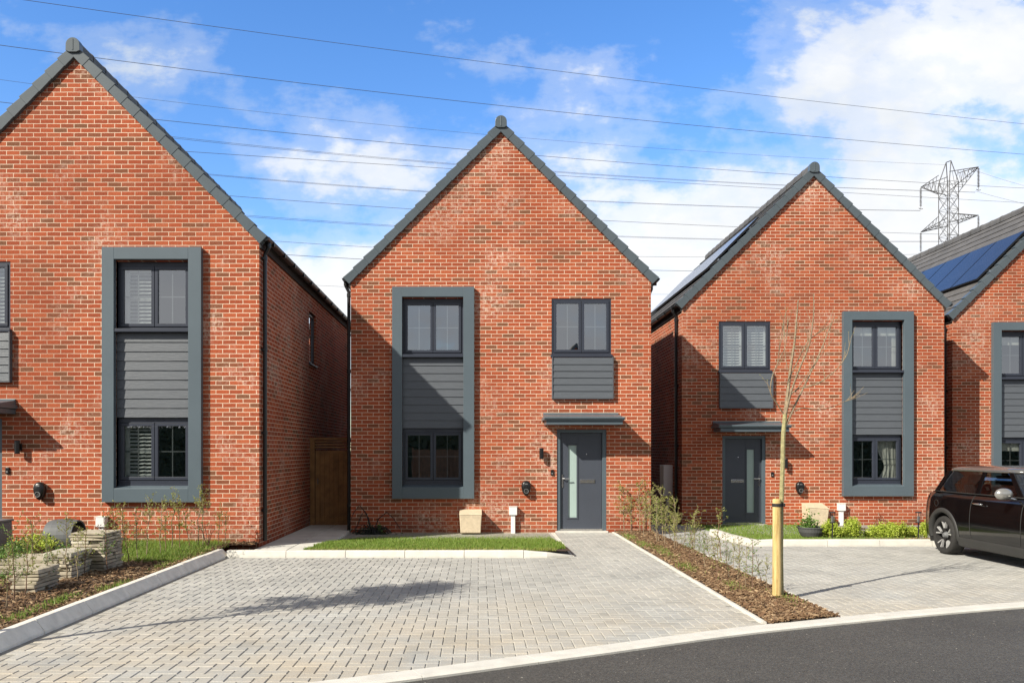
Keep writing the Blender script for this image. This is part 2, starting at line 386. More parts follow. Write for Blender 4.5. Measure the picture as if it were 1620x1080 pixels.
# road-edge kerb of pale blocks laid nearly flush
def road_kerb():
    m = MB(); x = -9.0
    def P(x, off):
        dy = (road_y(x+.05)-road_y(x-.05))/.1; L = math.hypot(1, dy)
        return (x-dy/L*off, road_y(x)+off/L)
    while x < 20:
        step = .86; pts = [x+step*i/4+(.004 if i == 0 else 0) for i in range(5)]
        ring = []
        for q in pts:
            a = P(q, 0); b = P(q, .03); c = P(q, .20); d = P(q, .225)
            ring.append([(a[0],a[1],-.08),(a[0],a[1],.012),(b[0],b[1],.024),(c[0],c[1],.022),(d[0],d[1],-.04)])
        m.loft(ring); x += step
    return m.build('road_kerb', 'kerb_pale')
tag(road_kerb(), kind='structure')
def in_drive(x, y):
    if y < road_y(x)+.24: return False
    if -3.80 < x < 2.66 and y < 12.52: return True
    if 1.45 < x < 2.66 and y < 16.42: return True
    if x > 3.54 and x < 15 and y < 14.20: return True
    if 3.54 < x < 4.65 and y < 16.6: return True
    if 3.54 < x < 7.0 and 16.9 < y < 18.8: return True
    if 3.54 < x < 4.65 and y < 18.8: return True
    return False
def pavers():
    m = MB(); a = .1; jg = .0022; ch = .006
    def brick(x0, y0, x1, y1):
        cx, cy = (x0+x1)/2, (y0+y1)/2
        if not in_drive(cx, cy): return
        x0 += jg; x1 -= jg; y0 += jg; y1 -= jg
        dz = gz(cx, cy)+random.uniform(-.0015, .0015); tx = random.uniform(-.0008, .0008)
        z = dz
        m.add([(x0,y0,z-.02),(x1,y0,z-.02),(x1,y1,z-.02),(x0,y1,z-.02),(x0,y0,z-ch),(x1,y0,z-ch),(x1,y1,z-ch),(x0,y1,z-ch),
               (x0+ch,y0+ch,z+tx),(x1-ch,y0+ch,z),(x1-ch,y1-ch,z),(x0+ch,y1-ch,z+tx)],
              [(0,1,5,4),(1,2,6,5),(2,3,7,6),(3,0,4,7),(4,5,9,8),(5,6,10,9),(6,7,11,10),(7,4,8,11),(8,9,10,11)])
    # 90 degree herringbone on a 0.1 m lattice
    for j in range(50, 200):
        for i in range(-45, 155):
            k = (i-j) % 4
            x, y = i*a, j*a
            if k == 0: brick(x, y, x+2*a, y+a)          # lies along x
            elif k == 2: brick(x, y-a, x+a, y+a)        # lies along y
    return m.build('driveway_paving', 'paver', fix=False)
tag(pavers(), kind='structure')
m = MB(); nx, ny = 50, 40
vs_ = []; 
for j in range(ny+1):
    for i in range(nx+1):
        x = -3.95+i*(19.0/nx); yb = road_y(x)+.1; y = yb+(19.2-yb)*j/ny
        vs_.append((x, y, gz(x, y)-.0075))
m.add(vs_, [(j*(nx+1)+i, j*(nx+1)+i+1, (j+1)*(nx+1)+i+1, (j+1)*(nx+1)+i) for j in range(ny) for i in range(nx)])
tag(m.build('paving_bed', 'joint_sand'), kind='structure')

def kerb_run(name, pts, w, h, mat, seg=.91, splay=.03, hend=None, side=1):
    m = MB(); P = [Vector((*p, 0)) for p in pts]
    L = [0]
    for a, b in zip(P, P[1:]): L.append(L[-1]+(b-a).length)
    def at(s):
        for i in range(len(P)-1):
            if s <= L[i+1]+1e-6:
                t = (s-L[i])/(L[i+1]-L[i]); d = (P[i+1]-P[i]).normalized(); return P[i].lerp(P[i+1], t), Vector((-d.y, d.x, 0))*side
        return P[-1], Vector((0,1,0))
    s = 0
    while s < L[-1]-.05:
        e = min(s+seg, L[-1]); rings = []
        cuts = [s+.004]+[l for l in L if s+.01 < l < e-.01]+[e-.004]
        hj = random.uniform(-.003, .003)
        for q in cuts:
            p, nrm = at(q); hh = h
            if hend: hh = h+(hend-h)*sm((q-(L[-1]-.7))/.7)
            z0 = gz(p.x, p.y)
            rings.append([p+Vector((0,0,-.1)), p+Vector((0,0,z0+.02)), p+nrm*splay+Vector((0,0,z0+hh-.012+hj)), p+nrm*(splay+.012)+Vector((0,0,z0+hh+hj)), p+nrm*w+Vector((0,0,z0+hh+hj)), p+nrm*w+Vector((0,0,-.1))])
        m.loft(rings); s = e
    return tag(m.build(name, mat), kind='structure')
kerb_run('kerb', [(-3.87, 4.6), (-3.87, 12.70)], .155, .12, 'concrete_kerb', splay=.07, side=1)
kerb_run('kerb', [(-3.86, 12.58), (1.05, 12.58), (1.46, 12.72)], .13, .105, 'kerb_pale', splay=.012, hend=.02)
kerb_run('kerb', [(1.48, 12.72), (1.50, 16.4)], .05, .012, 'kerb_pale', splay=.005, side=1)
kerb_run('kerb', [(2.67, 7.75), (2.67, 16.44)], .05, .016, 'kerb_pale', splay=.004, side=-1)
kerb_run('kerb', [(3.54, 8.0), (3.54, 18.8)], .05, .016, 'kerb_pale', splay=.004, side=1)
kerb_run('kerb', [(4.66, 16.6), (4.72, 14.30), (5.35, 14.26), (5.55, 14.26), (14.6, 14.26)], .13, .11, 'kerb_pale', splay=.012, side=1)
# left side path of flags
m = MB()
for (x0, x1, y0, y1) in [(-4.03,-3.3,12.72,13.3),(-3.29,-2.75,12.72,13.3),(-3.64,-3.1,13.31,13.9),(-3.09,-2.6,13.31,13.9)]+[(-3.64,-3.1,13.91+.6*i,14.5+.6*i) for i in range(7)]+[(-3.09,-2.57,13.91+.6*i,14.5+.6*i) for i in range(7)]:
    m.box(x0+.004, x1-.004, y0+.004, y1-.004, -.05, .035)
tag(m.build('path', 'flagstone', bevel=.004), kind='structure')

# soil beds
def bed(name, poly_fn, mat='soil', n=40):
    m = MB(); x0, x1, y0, y1, zf = poly_fn; nx = max(2, int((x1-x0)/.15)); ny = max(2, int((y1-(y0(x0) if callable(y0) else y0))/.15)); v = []
    for j in range(ny+1):
        for i in range(nx+1):
            x = x0+(x1-x0)*i/nx; yy0 = y0(x) if callable(y0) else y0; y = yy0+(y1-yy0)*j/ny
            e = 0 if i in (0, nx) or j in (0, ny) else mnoise.noise(Vector((x*1.5, y*1.5, 3)))*.02
            v.append((x, y, zf(x, y)+e))
    m.add(v, [(j*(nx+1)+i, j*(nx+1)+i+1, (j+1)*(nx+1)+i+1, (j+1)*(nx+1)+i) for j in range(ny) for i in range(nx)])
    return tag(m.build(name, mat, smooth=True, fix=False), kind='structure')
def zl(x, y): return .075+.03*sm((y-9)/4)+.0*x
def zm(x, y): return .012+.02*math.sin((x-2.72)/.78*math.pi)
def zc(x, y): return .10-.14*sm((y-12.7)/3.7)
def zr(x, y): return .06-.115*sm((y-14.3)/1.8)
bed('planting_bed', (-12.0, -4.02, 3.0, 13.7, zl))
bed('planting_bed', (-4.02, -3.64, 13.31, 13.7, zl))
bed('planting_bed', (2.715, 3.495, lambda x: road_y(x)+.2, 16.45, zm))
bed('planting_bed', (-2.70, 1.43, 12.68, 16.47, lambda x, y: zc(x, y)-.012))
bed('planting_bed', (4.80, 14.8, 14.36, 18.9, lambda x, y: zr(x, y)-.012))
def chips(name, n, region, zf, clear=None):
    m = MB()
    for _ in range(n):
        x, y = region()
        z = zf(x, y)+random.uniform(.004, .026); L = random.choice([.012, .016, .022, .022, .034])*random.uniform(.7, 1.3); w = L*random.uniform(.16, .4)
        a = random.uniform(0, math.pi); t = random.uniform(-.4, .4); t2 = random.uniform(-.4, .4)
        dx, dy = math.cos(a), math.sin(a); h = random.uniform(.003, .007)
        p = []
        for dz in (0, h):
            for (su, sv) in ((-1,-1),(1,-.8),(.85,1),(-1,.7)):
                p.append((x+dx*L*su-dy*w*sv, y+dy*L*su+dx*w*sv, z+su*L*t+sv*w*t2+dz))
        m.add(p, [(4,5,6,7),(0,1,5,4),(1,2,6,5),(2,3,7,6),(3,0,4,7)])
    return tag(m.build(name, 'bark_chip', fix=False), 'brown bark mulch spread over the planting beds', None, None, 'stuff')
def reg_m():
    while True:
        y = 7.6+9*random.random()**1.5; x = random.uniform(2.73, 3.49)
        if y > road_y(x)+.22: return x, y
chips('bark_mulch', 13000, reg_m, zm)
def reg_l():
    y = 6.4+7.0*random.random()**1.2; return (-4.05-(random.random()**1.2)*min(3.2, max(.8, 5.2-(12.8-y)*.55)), y)
chips('bark_mulch', 16000, reg_l, zl)
chips('bark_mulch', 1200, lambda: (random.uniform(6.9, 12), random.uniform(14.42, 15.4)), zr)

chips('bark_mulch', 900, lambda: (random.uniform(-4.25, -3.66), random.uniform(12.7, 13.68)), lambda x, y: zl(x, y) if (x < -4.04 or y > 13.31) else -.3)
def grass(name, n, region, zf, hmin=.03, hmax=.06, label='green lawn grass', wid=.006, mat='grass_blade'):
    m = MB()
    for _ in range(n):
        r = region()
        if r is None: continue
        x, y = r; z = zf(x, y)-.012; h = random.uniform(hmin, hmax); a = random.uniform(0, 6.28); w = wid
        bx, by = random.gauss(0, .35)*h, random.gauss(0, .35)*h
        m.add([(x-w*math.cos(a), y-w*math.sin(a), z), (x+w*math.cos(a), y+w*math.sin(a), z), (x+bx, y+by, z+h)], [(0,1,2)])
    return tag(m.build(name, mat, fix=False), label, None, None, 'stuff')
def lawn_c():
    y = 12.72+3.7*random.random()**1.3; x = random.uniform(-2.72, 1.5)
    if x > 1.38-.10*(mnoise.noise(Vector((y*3,0,0)))) - .45*sm((13.0-y)/.3): return None
    if x < -2.68+ .5*sm((y-14)/2)+.12*mnoise.noise(Vector((y*3, 5, 0))): return None
    if y < 12.74+.05*mnoise.noise(Vector((x*5, 1, 0))): return None
    return x, y
grass('lawn', 46000, lawn_c, zc, label='strip of green lawn in front of the middle house')
grass('lawn', 2200, lambda: (random.uniform(-2.6, 1.2), 12.68+abs(random.gauss(0, .07))), zc, .03, .06, 'strip of green lawn in front of the middle house', mat='hedge_leaf')
grass('lawn', 20000, lambda: (random.uniform(4.84, 7.6+.5*random.random()), random.uniform(14.42, 18.7)), zr, .03, .07, 'small green lawn in front of the house with the young tree')
grass('lawn', 16000, lambda: (random.uniform(-6.0, -4.35+.35*random.random()), random.uniform(11.3, 13.6)), zl, .05, .11, 'small green lawn in front of the left house')
def tufts():
    k = random.choice([(-4.12, 9.3), (-4.25, 7.6), (-4.2, 11.0), (2.85, 11.2), (3.0, 9.6), (2.9, 12.6), (2.82, 14.0), (3.3, 8.9), (2.95, 13.2), (-4.3, 8.4), (2.8, 15.2)])
    return random.gauss(k[0], .05), random.gauss(k[1], .22)
grass('weeds', 2600, tufts, lambda x, y: .03+(.06 if x < 0 else 0), .02, .08, 'low green weeds sprouting through the bark mulch')

# ------------------------------------------------------------------ houses
WD, EV, PITCH = 6.01, 5.05, 1.0
def holes_grid(m, a0, a1, b0, b1, holes, put):
    xs = sorted({a0, a1, *[h[0] for h in holes], *[h[1] for h in holes]}); zs = sorted({b0, b1, *[h[2] for h in holes], *[h[3] for h in holes]})
    for i in range(len(xs)-1):
        for j in range(len(zs)-1):
            cx, cz = (xs[i]+xs[i+1])/2, (zs[j]+zs[j+1])/2
            if any(h[0] < cx < h[1] and h[2] < cz < h[3] for h in holes): continue
            put(xs[i], xs[i+1], zs[j], zs[j+1])
def window(H, x0, x1, z0, z1, y, kind='plain', sill=True, panes=2, dress=None, vent=True):
    """outer frame, two opening sashes, glass, bars; y = plane of the frame's face"""
    w = MB(); fb = .042; top = .085 if vent else fb
    w.box(x0, x1, y, y+.06, z0, z0+fb); w.box(x0, x1, y, y+.06, z1-top, z1)
    w.box(x0, x0+fb, y, y+.06, z0+fb, z1-top); w.box(x1-fb, x1, y, y+.06, z0+fb, z1-top)
    if vent: xm = (x0+x1)/2; w.box(xm-.16, xm+.16, y-.014, y, z1-.05, z1-.025)
    n = panes; W = (x1-x0-2*fb)/n; sashes = []
    for i in range(n):
        a = x0+fb+W*i+.004; b = a+W-.008; c = z0+fb+.004; d = z1-top-.004; s = .052
        for (p0, p1, q0, q1) in ((a, b, c, c+s), (a, b, d-s, d), (a, a+s, c+s, d-s), (b-s, b, c+s, d-s)):
            w.box(p0, p1, y-.016, y+.05, q0, q1)
        sashes.append((a+s, b-s, c+s, d-s))
    wo = w.build('window', 'window_frame_grey', H, bevel=.004)
    for k, (a, b, c, d) in enumerate(sashes):
        q = MB(); q.add([(a-.004,y+.014,c-.004),(b+.004,y+.014,c-.004),(b+.004,y+.014,d+.004),(a-.004,y+.014,d+.004)], [(0,1,2,3)]); q.build('pane', 'window_glass', wo)
        q = MB(); xm = (a+b)/2; zm_ = (c+d)/2
        q.box(xm-.009, xm+.009, y+.024, y+.032, c, d); q.box(a, xm-.009, y+.024, y+.032, zm_-.009, zm_+.009); q.box(xm+.009, b, y+.024, y+.032, zm_-.009, zm_+.009)
        q.build('glazing_bar', 'pot_grey' if kind == 'far' else 'steel_grey', wo)
        dr = dress[k] if dress else None
        if dr == 'shutter':
            q = MB(); yy = y+.10
            q.box(a-.02, a+.05, yy, yy+.03, c-.03, d+.03); q.box(b-.03, b+.02, yy, yy+.03, c-.03, d+.03)
            q.box(a, b, yy, yy+.03, d-.03, d+.03); q.box(a, b, yy, yy+.03, c-.03, c+.02); q.box(a, b, yy, yy+.03, zm_-.02, zm_+.02)
            z = c+.035
            while z < d-.03:
                q.hexa([(a+.05, yy-.012, z-.014), (b-.03, yy-.012, z-.014), (b-.03, yy+.034, z+.012), (a+.05, yy+.034, z+.012),
                        (a+.05, yy-.012, z-.006), (b-.03, yy-.012, z-.006), (b-.03, yy+.034, z+.020), (a+.05, yy+.034, z+.020)]); z += .062
            q.build('shutter', 'white_paint', wo)
        elif dr == 'curtain':
            q = MB(); n_ = 40; ring = []
            for i in range(n_+1):
                t = i/n_; ww = .5+.5*1; pin = 1-.35*math.exp(-((0)**2))
                ring.append((t, .011*math.sin(t*21)+.006*math.sin(t*9)))
            rings = []
            for j in range(13):
                zz = d+.05-(d-c+.1)*j/12; gth = 1-.38*math.exp(-((j-8)/3.2)**2)
                rings.append([(b+.05-(b-a+.02)*gth*(1-t)*.95, y+.14+yy_, zz) for t, yy_ in ring])
            q.loft(rings, closed=False, cap=False); q.build('curtain', 'curtain_cloth', wo, smooth=True)
        elif dr == 'edge_curtain':
            q = MB(); ring = [(b+.06-.12*i/12, y+.13+.018*math.sin(i*1.9)) for i in range(13)]
            q.loft([[(p, r, d+.05) for p, r in ring], [(p, r, c-.05) for p, r in ring]], closed=False, cap=False); q.build('curtain', 'curtain_cloth', wo, smooth=True)
        if dr in ('edge_curtain', 'roller', 'curtain') and kind != 'nob':
            q = MB(); q.box(a-.03, b+.03, y+.075, y+.08, d-.19 if dr != 'curtain' else d-.02, d+.04); q.build('blind', 'curtain_cloth', wo)
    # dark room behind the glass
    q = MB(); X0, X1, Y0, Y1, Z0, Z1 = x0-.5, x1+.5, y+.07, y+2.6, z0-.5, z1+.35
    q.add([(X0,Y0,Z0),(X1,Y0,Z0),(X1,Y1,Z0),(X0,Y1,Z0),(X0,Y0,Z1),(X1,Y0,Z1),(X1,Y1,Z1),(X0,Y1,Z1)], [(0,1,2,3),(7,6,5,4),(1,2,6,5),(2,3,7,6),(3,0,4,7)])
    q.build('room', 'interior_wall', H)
    if sill:
        s = MB(); s.box(x0-.012, x1+.012, y-.12, y+.01, z0-.032, z0-.002); s.box(x0-.012, x1+.012, y-.135, y-.12, z0-.045, z0-.002); s.build('sill', 'frame_grey', wo, bevel=.004)
    return wo
def cladding(H, x0, x1, z0, z1, n, yf, mat='cladding_grey', trim=True):
    c = MB(); h = (z1-z0)/n
    for i in range(n):
        a = z0+h*i; b = a+h+.01 if i < n-1 else z1
        c.hexa([(x0,yf-.022,a+.001),(x1,yf-.022,a+.001),(x1,yf+.03,a+.001),(x0,yf+.03,a+.001),(x0,yf-.006,b-.001),(x1,yf-.006,b-.001),(x1,yf+.03,b-.001),(x0,yf+.03,b-.001)])
    return c.build('cladding_panel', mat, H)
def surround(H, x0, x1, z0, z1, ix0, ix1, iz0, iz1, proj=.10):
    s = MB(); d = .14
    s.box(x0, ix0, -proj, .0, z0, z1); s.box(ix1, x1, -proj, .0, z0, z1); s.box(ix0, ix1, -proj, .0, iz1, z1)
    s.box(ix0, ix1, -proj, .0, z0, iz0)
    s.box(ix0-.02, ix0, 0, d, iz0, iz1); s.box(ix1, ix1+.02, 0, d, iz0, iz1); s.box(ix0, ix1, 0, d, iz1, iz1+.02)
    s.hexa([(ix0,-proj+.004,iz0-.03),(ix1,-proj+.004,iz0-.03),(ix1,.09,iz0-.03),(ix0,.09,iz0-.03),(ix0,-proj+.004,iz0+.002),(ix1,-proj+.004,iz0+.002),(ix1,.09,iz0+.045),(ix0,.09,iz0+.045)])
    return s.build('window_surround', 'frame_grey', H, bevel=.004)
def door(H, x0, x1, z0, z1, hinge):
    """hinge 'r': handle and glass on the left; 'l' mirrored"""
    f = MB(); y = .07
    f.box(x0, x0+.07, y-.05, y+.06, z0, z1); f.box(x1-.08, x1, y-.05, y+.06, z0, z1); f.box(x0+.07, x1-.08, y-.05, y+.06, z1-.07, z1)
    fo = f.build('door_frame', 'frame_grey', H, bevel=.004)
    dx0, dx1, dz0, dz1 = x0+.075, x1-.085, z0+.04, z1-.075
    def M(a): return a if hinge == 'r' else dx0+dx1-a
    def bx(m, a, b, *r): m.box(min(M(a), M(b)), max(M(a), M(b)), *r)
    W = dx1-dx0
    ga, gb = dx0+W*.16, dx0+W*.425; gz0, gz1 = dz0+.20, dz1-.22
    l = MB(); bx(l, dx0, ga, y, y+.045, dz0, dz1); bx(l, gb, dx1, y, y+.045, dz0, dz1); bx(l, ga, gb, y, y+.045, dz0, gz0); bx(l, ga, gb, y, y+.045, gz1, dz1)
    lo = l.build('door', 'door_grey', H, bevel=.003)
    q = MB(); t = .026
    bx(q, ga-.005, ga+t, y-.012, y+.03, gz0, gz1); bx(q, gb-t, gb+.005, y-.012, y+.03, gz0, gz1); bx(q, ga+t, gb-t, y-.012, y+.03, gz0, gz0+t); bx(q, ga+t, gb-t, y-.012, y+.03, gz1-t, gz1)
    q.build('glazing_trim', 'door_grey', lo)
    q = MB(); bx(q, ga+t, gb-t, y+.015, y+.02, gz0+t, gz1-t); q.build('glass_strip', 'frosted_glass', lo)
    q = MB(); bx(q, gb+.04, gb+.34, y-.014, y, .99, 1.065); bx(q, gb+.055, gb+.325, y-.024, y-.014, 1.012, 1.045); q.build('letter_plate', 'chrome', lo, bevel=.004)
    hx = dx0+.045
    q = MB(); bx(q, hx-.016, hx+.016, y-.012, y, .90, 1.16); q.tube([(M(hx), y-.01, 1.08), (M(hx), y-.06, 1.08), (M(hx+.03), y-.068, 1.08), (M(hx+.14), y-.06, 1.08)], .011, 8); q.build('handle', 'chrome', lo, smooth=False)
    q = MB(); q.lathe([(.0, -.005), (.011, -.004), (.012, .003)], (M(gb+.17), y, 1.57), 10, 'y'); q.build('peephole', 'chrome', lo)
    q = MB(); q.box(x0+.07, x1-.08, y-.07, y+.03, z0+.01, z0+.045); q.build('threshold', 'chrome', H)
    q = MB(); q.box(x0-.03, x1+.03, -.02, y+.02, z0-.10, z0+.008); q.build('doorstep', 'flagstone', H)
def canopy(H, x0, x1, z0=2.144):
    c = MB()
    c.box(x0, x1, -.60, -.002, z0+.085, z0+.148); c.box(x0+.05, x1-.03, -.555, -.002, z0, z0+.078); c.box(x0+.06, x1-.04, -.54, -.002, z0+.078, z0+.085)
    c.tube([(x0+.003, -.605, z0+.127), (x1-.003, -.605, z0+.127)], .021, 10)
    c.box(x0+.03, x1-.03, -.03, -.003, z0+.148, z0+.25)
    c.hexa([(x0+.02,-.56,z0+.148),(x1-.02,-.56,z0+.148),(x1-.03,-.03,z0+.148),(x0+.03,-.03,z0+.148),(x0+.03,-.54,z0+.150),(x1-.03,-.54,z0+.150),(x1-.03,-.03,z0+.225),(x0+.03,-.03,z0+.225)])
    return c.build('canopy', 'frame_grey', H, bevel=.004)
def slope_pt(side, W, s, n, top):   # s = distance down the slope from the ridge line, n = height above roof plane
    L = math.hypot(1, PITCH); ux, uz = 1/L, -PITCH/L; nx_, nz_ = PITCH/L, 1/L
    x = W/2+side*(ux*s+nx_*n); return x, top+uz*s+nz_*n
def house(name, loc, W, D, label, openings, side_holes=(), detail=True, pipes=(), group='red brick gabled houses', rz=0, slabs=(True, True)):
    H = empty(name, loc, label, 'house', group, rz)
    rise = PITCH*W/2; top = EV+rise
    m = MB()
    def put(a, b, c, d): m.add([(a,0,c),(b,0,c),(b,0,d),(a,0,d)], [(0,1,2,3)])
    holes_grid(m, 0, W, -.4, EV, openings, put)
    m.add([(0,0,EV),(W,0,EV),(W/2,0,top)], [(0,1,2)])
    for (a, b, c, d) in openings:     # brick reveals
        t = .11
        m.add([(a,0,c),(a,t,c),(a,t,d),(a,0,d)], [(0,1,2,3)]); m.add([(b,0,c),(b,0,d),(b,t,d),(b,t,c)], [(0,1,2,3)])
        m.add([(a,0,d),(a,t,d),(b,t,d),(b,0,d)], [(0,1,2,3)]); m.add([(a,0,c),(b,0,c),(b,t,c),(a,t,c)], [(0,1,2,3)])
    def puts(X):
        def f(a, b, c, d): m.add([(X,a,c),(X,b,c),(X,b,d),(X,a,d)], [(0,1,2,3)])
        return f
    holes_grid(m, 0, D, -.4, EV, list(side_holes), puts(W)); holes_grid(m, 0, D, -.4, EV, [], puts(0))
    m.add([(0,D,-.4),(W,D,-.4),(W,D,EV),(W/2,D,top),(0,D,EV)], [(0,1,2,3,4)])
    for (a, b, c, d) in side_holes:
        m.add([(W,a,c),(W-.11,a,c),(W-.11,a,d),(W,a,d)], [(0,1,2,3)]); m.add([(W,b,c),(W-.11,b,c),(W-.11,b,d),(W,b,d)], [(0,1,2,3)])
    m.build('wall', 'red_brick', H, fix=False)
    q = MB(); q.box(.15, W-.15, .2, D-.2, 2.55, 2.68); q.box(W/2-.05, W/2+.05, 3.0, D-.25, 0, 4.9); q.build('interior_floor', 'interior_wall', H)
    # roof courses
    L = math.hypot(1, PITCH); S = (W/2+.10)*L; T0 = top+.13
    for side in (-1, 1):
        r = MB(); nC = 14; g_ = S/nC
        for i in range(nC):
            s0, s1 = g_*i, g_*(i+1)+.03
            a0 = slope_pt(side, W, s0, -.03, T0); a1 = slope_pt(side, W, s1, -.012, T0); b0 = slope_pt(side, W, s0, .0, T0); b1 = slope_pt(side, W, s1, .022, T0)
            if detail:
                y = -.01+(0 if i % 2 else .16)
                edges = [-.01]+[.16*(i % 2)+.32*k for k in range(1, int(D/.32)+1)]+[D+.03]
            else: edges = [-.01, D+.03]
            for y0, y1 in zip(edges, edges[1:]):
                y1 -= .003
                if y1 <= y0: continue
                r.hexa([(a0[0],y0,a0[1]),(a1[0],y0,a1[1]),(a1[0],y1,a1[1]),(a0[0],y1,a0[1]),(b0[0],y0,b0[1]),(b1[0],y0,b1[1]),(b1[0],y1,b1[1]),(b0[0],y1,b0[1])])
        # underlay closing the roof
        a0 = slope_pt(side, W, .05, -.07, T0); a1 = slope_pt(side, W, S, -.07, T0); b0 = slope_pt(side, W, .05, -.035, T0); b1 = slope_pt(side, W, S, -.035, T0)
        r.hexa([(a0[0],.02,a0[1]),(a1[0],.02,a1[1]),(a1[0],D,a1[1]),(a0[0],D,a0[1]),(b0[0],.02,b0[1]),(b1[0],.02,b1[1]),(b1[0],D,b1[1]),(b0[0],D,b0[1])])
        r.build('roof', 'roof_tile', H)
        # dry verge: overlapping grey caps stepping down the gable edge
        for yy0, yy1 in ((-.065, .085), (D-.05, D+.09)):
            v = MB(); n = 15; gg = S/n
            for i in range(n):
                s0, s1 = gg*i+.02, gg*(i+1)+.045
                if i == n-1: s1 = S+.03
                p = [slope_pt(side, W, s0, -.128, T0), slope_pt(side, W, s1, -.140, T0), slope_pt(side, W, s1, .046, T0), slope_pt(side, W, s0, .020, T0)]
                o_ = .006
                v.hexa([(p[0][0],yy0,p[0][1]),(p[1][0],yy0-o_,p[1][1]),(p[1][0],yy1+o_,p[1][1]),(p[0][0],yy1,p[0][1]),(p[3][0],yy0,p[3][1]),(p[2][0],yy0-o_,p[2][1]),(p[2][0],yy1+o_,p[2][1]),(p[3][0],yy1,p[3][1])])
            v.build('verge', 'verge_grey', H, bevel=.006)
            if not detail: break
    # ridge tiles
    r = MB(); y = -.03; k = 0
    while y < D:
        e = min(y+.46, D+.05); ra = .098
        for (yy0, yy1, rr) in ((y, e, ra), (y, y+.06, ra+.009)):
            ring = [(W/2+rr*math.cos(t), T0+.02+rr*math.sin(t)) for t in [math.pi*i/8 for i in range(9)]]+[(W/2-rr*1.0, T0-.06), (W/2+rr*1.0, T0-.06)]
            r.loft([[(x, yy0+.002, z) for x, z in ring], [(x, yy1-.002, z) for x, z in ring]])
        y = e; k += 1
        if not detail and k > 1: 
            r.loft([[(x, y, z) for x, z in ring], [(x, D, z) for x, z in ring]]); break
    r.build('ridge_tiles', 'roof_tile', H)
    c = MB(); rr = .115; ring = [(W/2+rr*math.cos(t), T0+.008+rr*math.sin(t)) for t in [math.pi*i/12 for i in range(13)]]+[(W/2-rr*1.02, T0-.09), (W/2-rr*.55, T0-.115), (W/2+rr*.55, T0-.115), (W/2+rr*1.02, T0-.09)]
    c.loft([[(x, -.10, z) for x, z in ring], [(x, .02, z) for x, z in ring]]); c.box(W/2-.012, W/2+.012, -.106, -.098, T0-.09, T0+.10)
    c.build('ridge_end_cap', 'verge_grey', H, bevel=.006)
    # fascia, gutter, downpipes
    for side in (-1, 1):
        X = 0 if side < 0 else W
        def B(m_, a, b, *rest): m_.box(min(X+side*a, X+side*b), max(X+side*a, X+side*b), *rest)
        f = MB(); B(f, 0.001, .035, .0, D, EV-.14, EV+.03); B(f, .035, .12, .0, D, EV-.03, EV+.02); f.build('fascia', 'black_matte', H)
        gt = MB(); cx = X+side*.115
        ring = [(cx+.056*math.cos(t), EV+.02+.056*math.sin(t)) for t in [math.pi+math.pi*i/8 for i in range(9)]]+[(cx+.064, EV+.03), (cx-.064, EV+.03)]
        gt.loft([[(x, -.05, z) for x, z in ring], [(x, D+.03, z) for x, z in ring]])
        if detail:
            yb = .3
            while yb < D: gt.box(cx-.066, cx+.066, yb, yb+.03, EV-.045, EV+.034); yb += .8
        gt.build('gutter', 'black_plastic', H)
    for (side, y) in pipes:
        X = 0 if side < 0 else W
        pp = MB(); xw = X+side*.055; xg = X+side*.115
        pp.tube([(xg, y, EV-.02), (xg, y, EV-.10), (xw, y, EV-.22), (xw, y, EV-.3), (xw, y, .02)], .034, 10)
        pp.tube([(xg, y, EV-.01), (xg, y, EV-.09)], .043, 10)
        for z in (EV-.32, 3.2, 1.8, .5): pp.tube([(xw, y, z), (xw, y, z+.07)], .042, 10); pp.box(min(X, xw), max(X, xw), y-.045, y+.045, z+.02, z+.05)
        pp.build('downpipe', 'black_plastic', H, smooth=False)
    return H
# z levels shared by all houses of the estate
ZF0, ZF1, ZI0, ZI1 = .683, 4.90, .911, 4.70
def tall_bay(H, x0, x1, dress_hi, dress_lo, kind='plain'):
    ix0, ix1 = x0+.20, x1-.215
    surround(H, x0, x1, ZF0, ZF1, ix0, ix1, ZI0, ZI1)
    window(H, ix0, ix1, 3.56, ZI1, .07, kind, dress=dress_hi, sill=False)
    window(H, ix0, ix1, 1.0, 2.085, .07, kind, dress=dress_lo, sill=False)
    s = MB(); s.box(ix0+.001, ix1-.001, -.075, .08, 3.515, 3.555); s.box(ix0+.001, ix1-.001, -.09, -.075, 3.50, 3.555); s.build('sill', 'window_frame_grey', H, bevel=.004)
    cladding(H, ix0+.001, ix1-.001, 2.088, 3.50, 9, .03)
    q = MB(); q.box(ix0+.001, ix1-.001, .07, .13, .94, .999); q.build('sill', 'window_frame_grey', H)
    return (ix0, ix1, ZI0+.03, ZI1)
def upper_window(H, x0, x1, dress, n=6, zb=2.67):
    window(H, x0, x1, 3.56, 4.683, .015, 'plain', dress=dress, vent=False, sill=False)
    s = MB(); s.box(x0-.02, x1+.02, -.06, .03, 3.505, 3.555); s.build('sill', 'window_frame_grey', H, bevel=.004)
    c = cladding(H, x0+.02, x1+.015, zb+.02, 3.49, n, -.055)
    t = MB(); t.box(x0+.003, x0+.019, -.085, -.001, zb, 3.503); t.box(x1+.016, x1+.032, -.085, -.001, zb, 3.503); t.box(x0+.019, x1+.016, -.075, -.001, zb, zb+.019); t.build('cladding_trim', 'cladding_grey', H)
    return (x0, x1, 3.56, 4.683)
YL, YC, YR, YQ = 1300/95.0, 1300/79.0, 1300/69.0, 1300/64.5
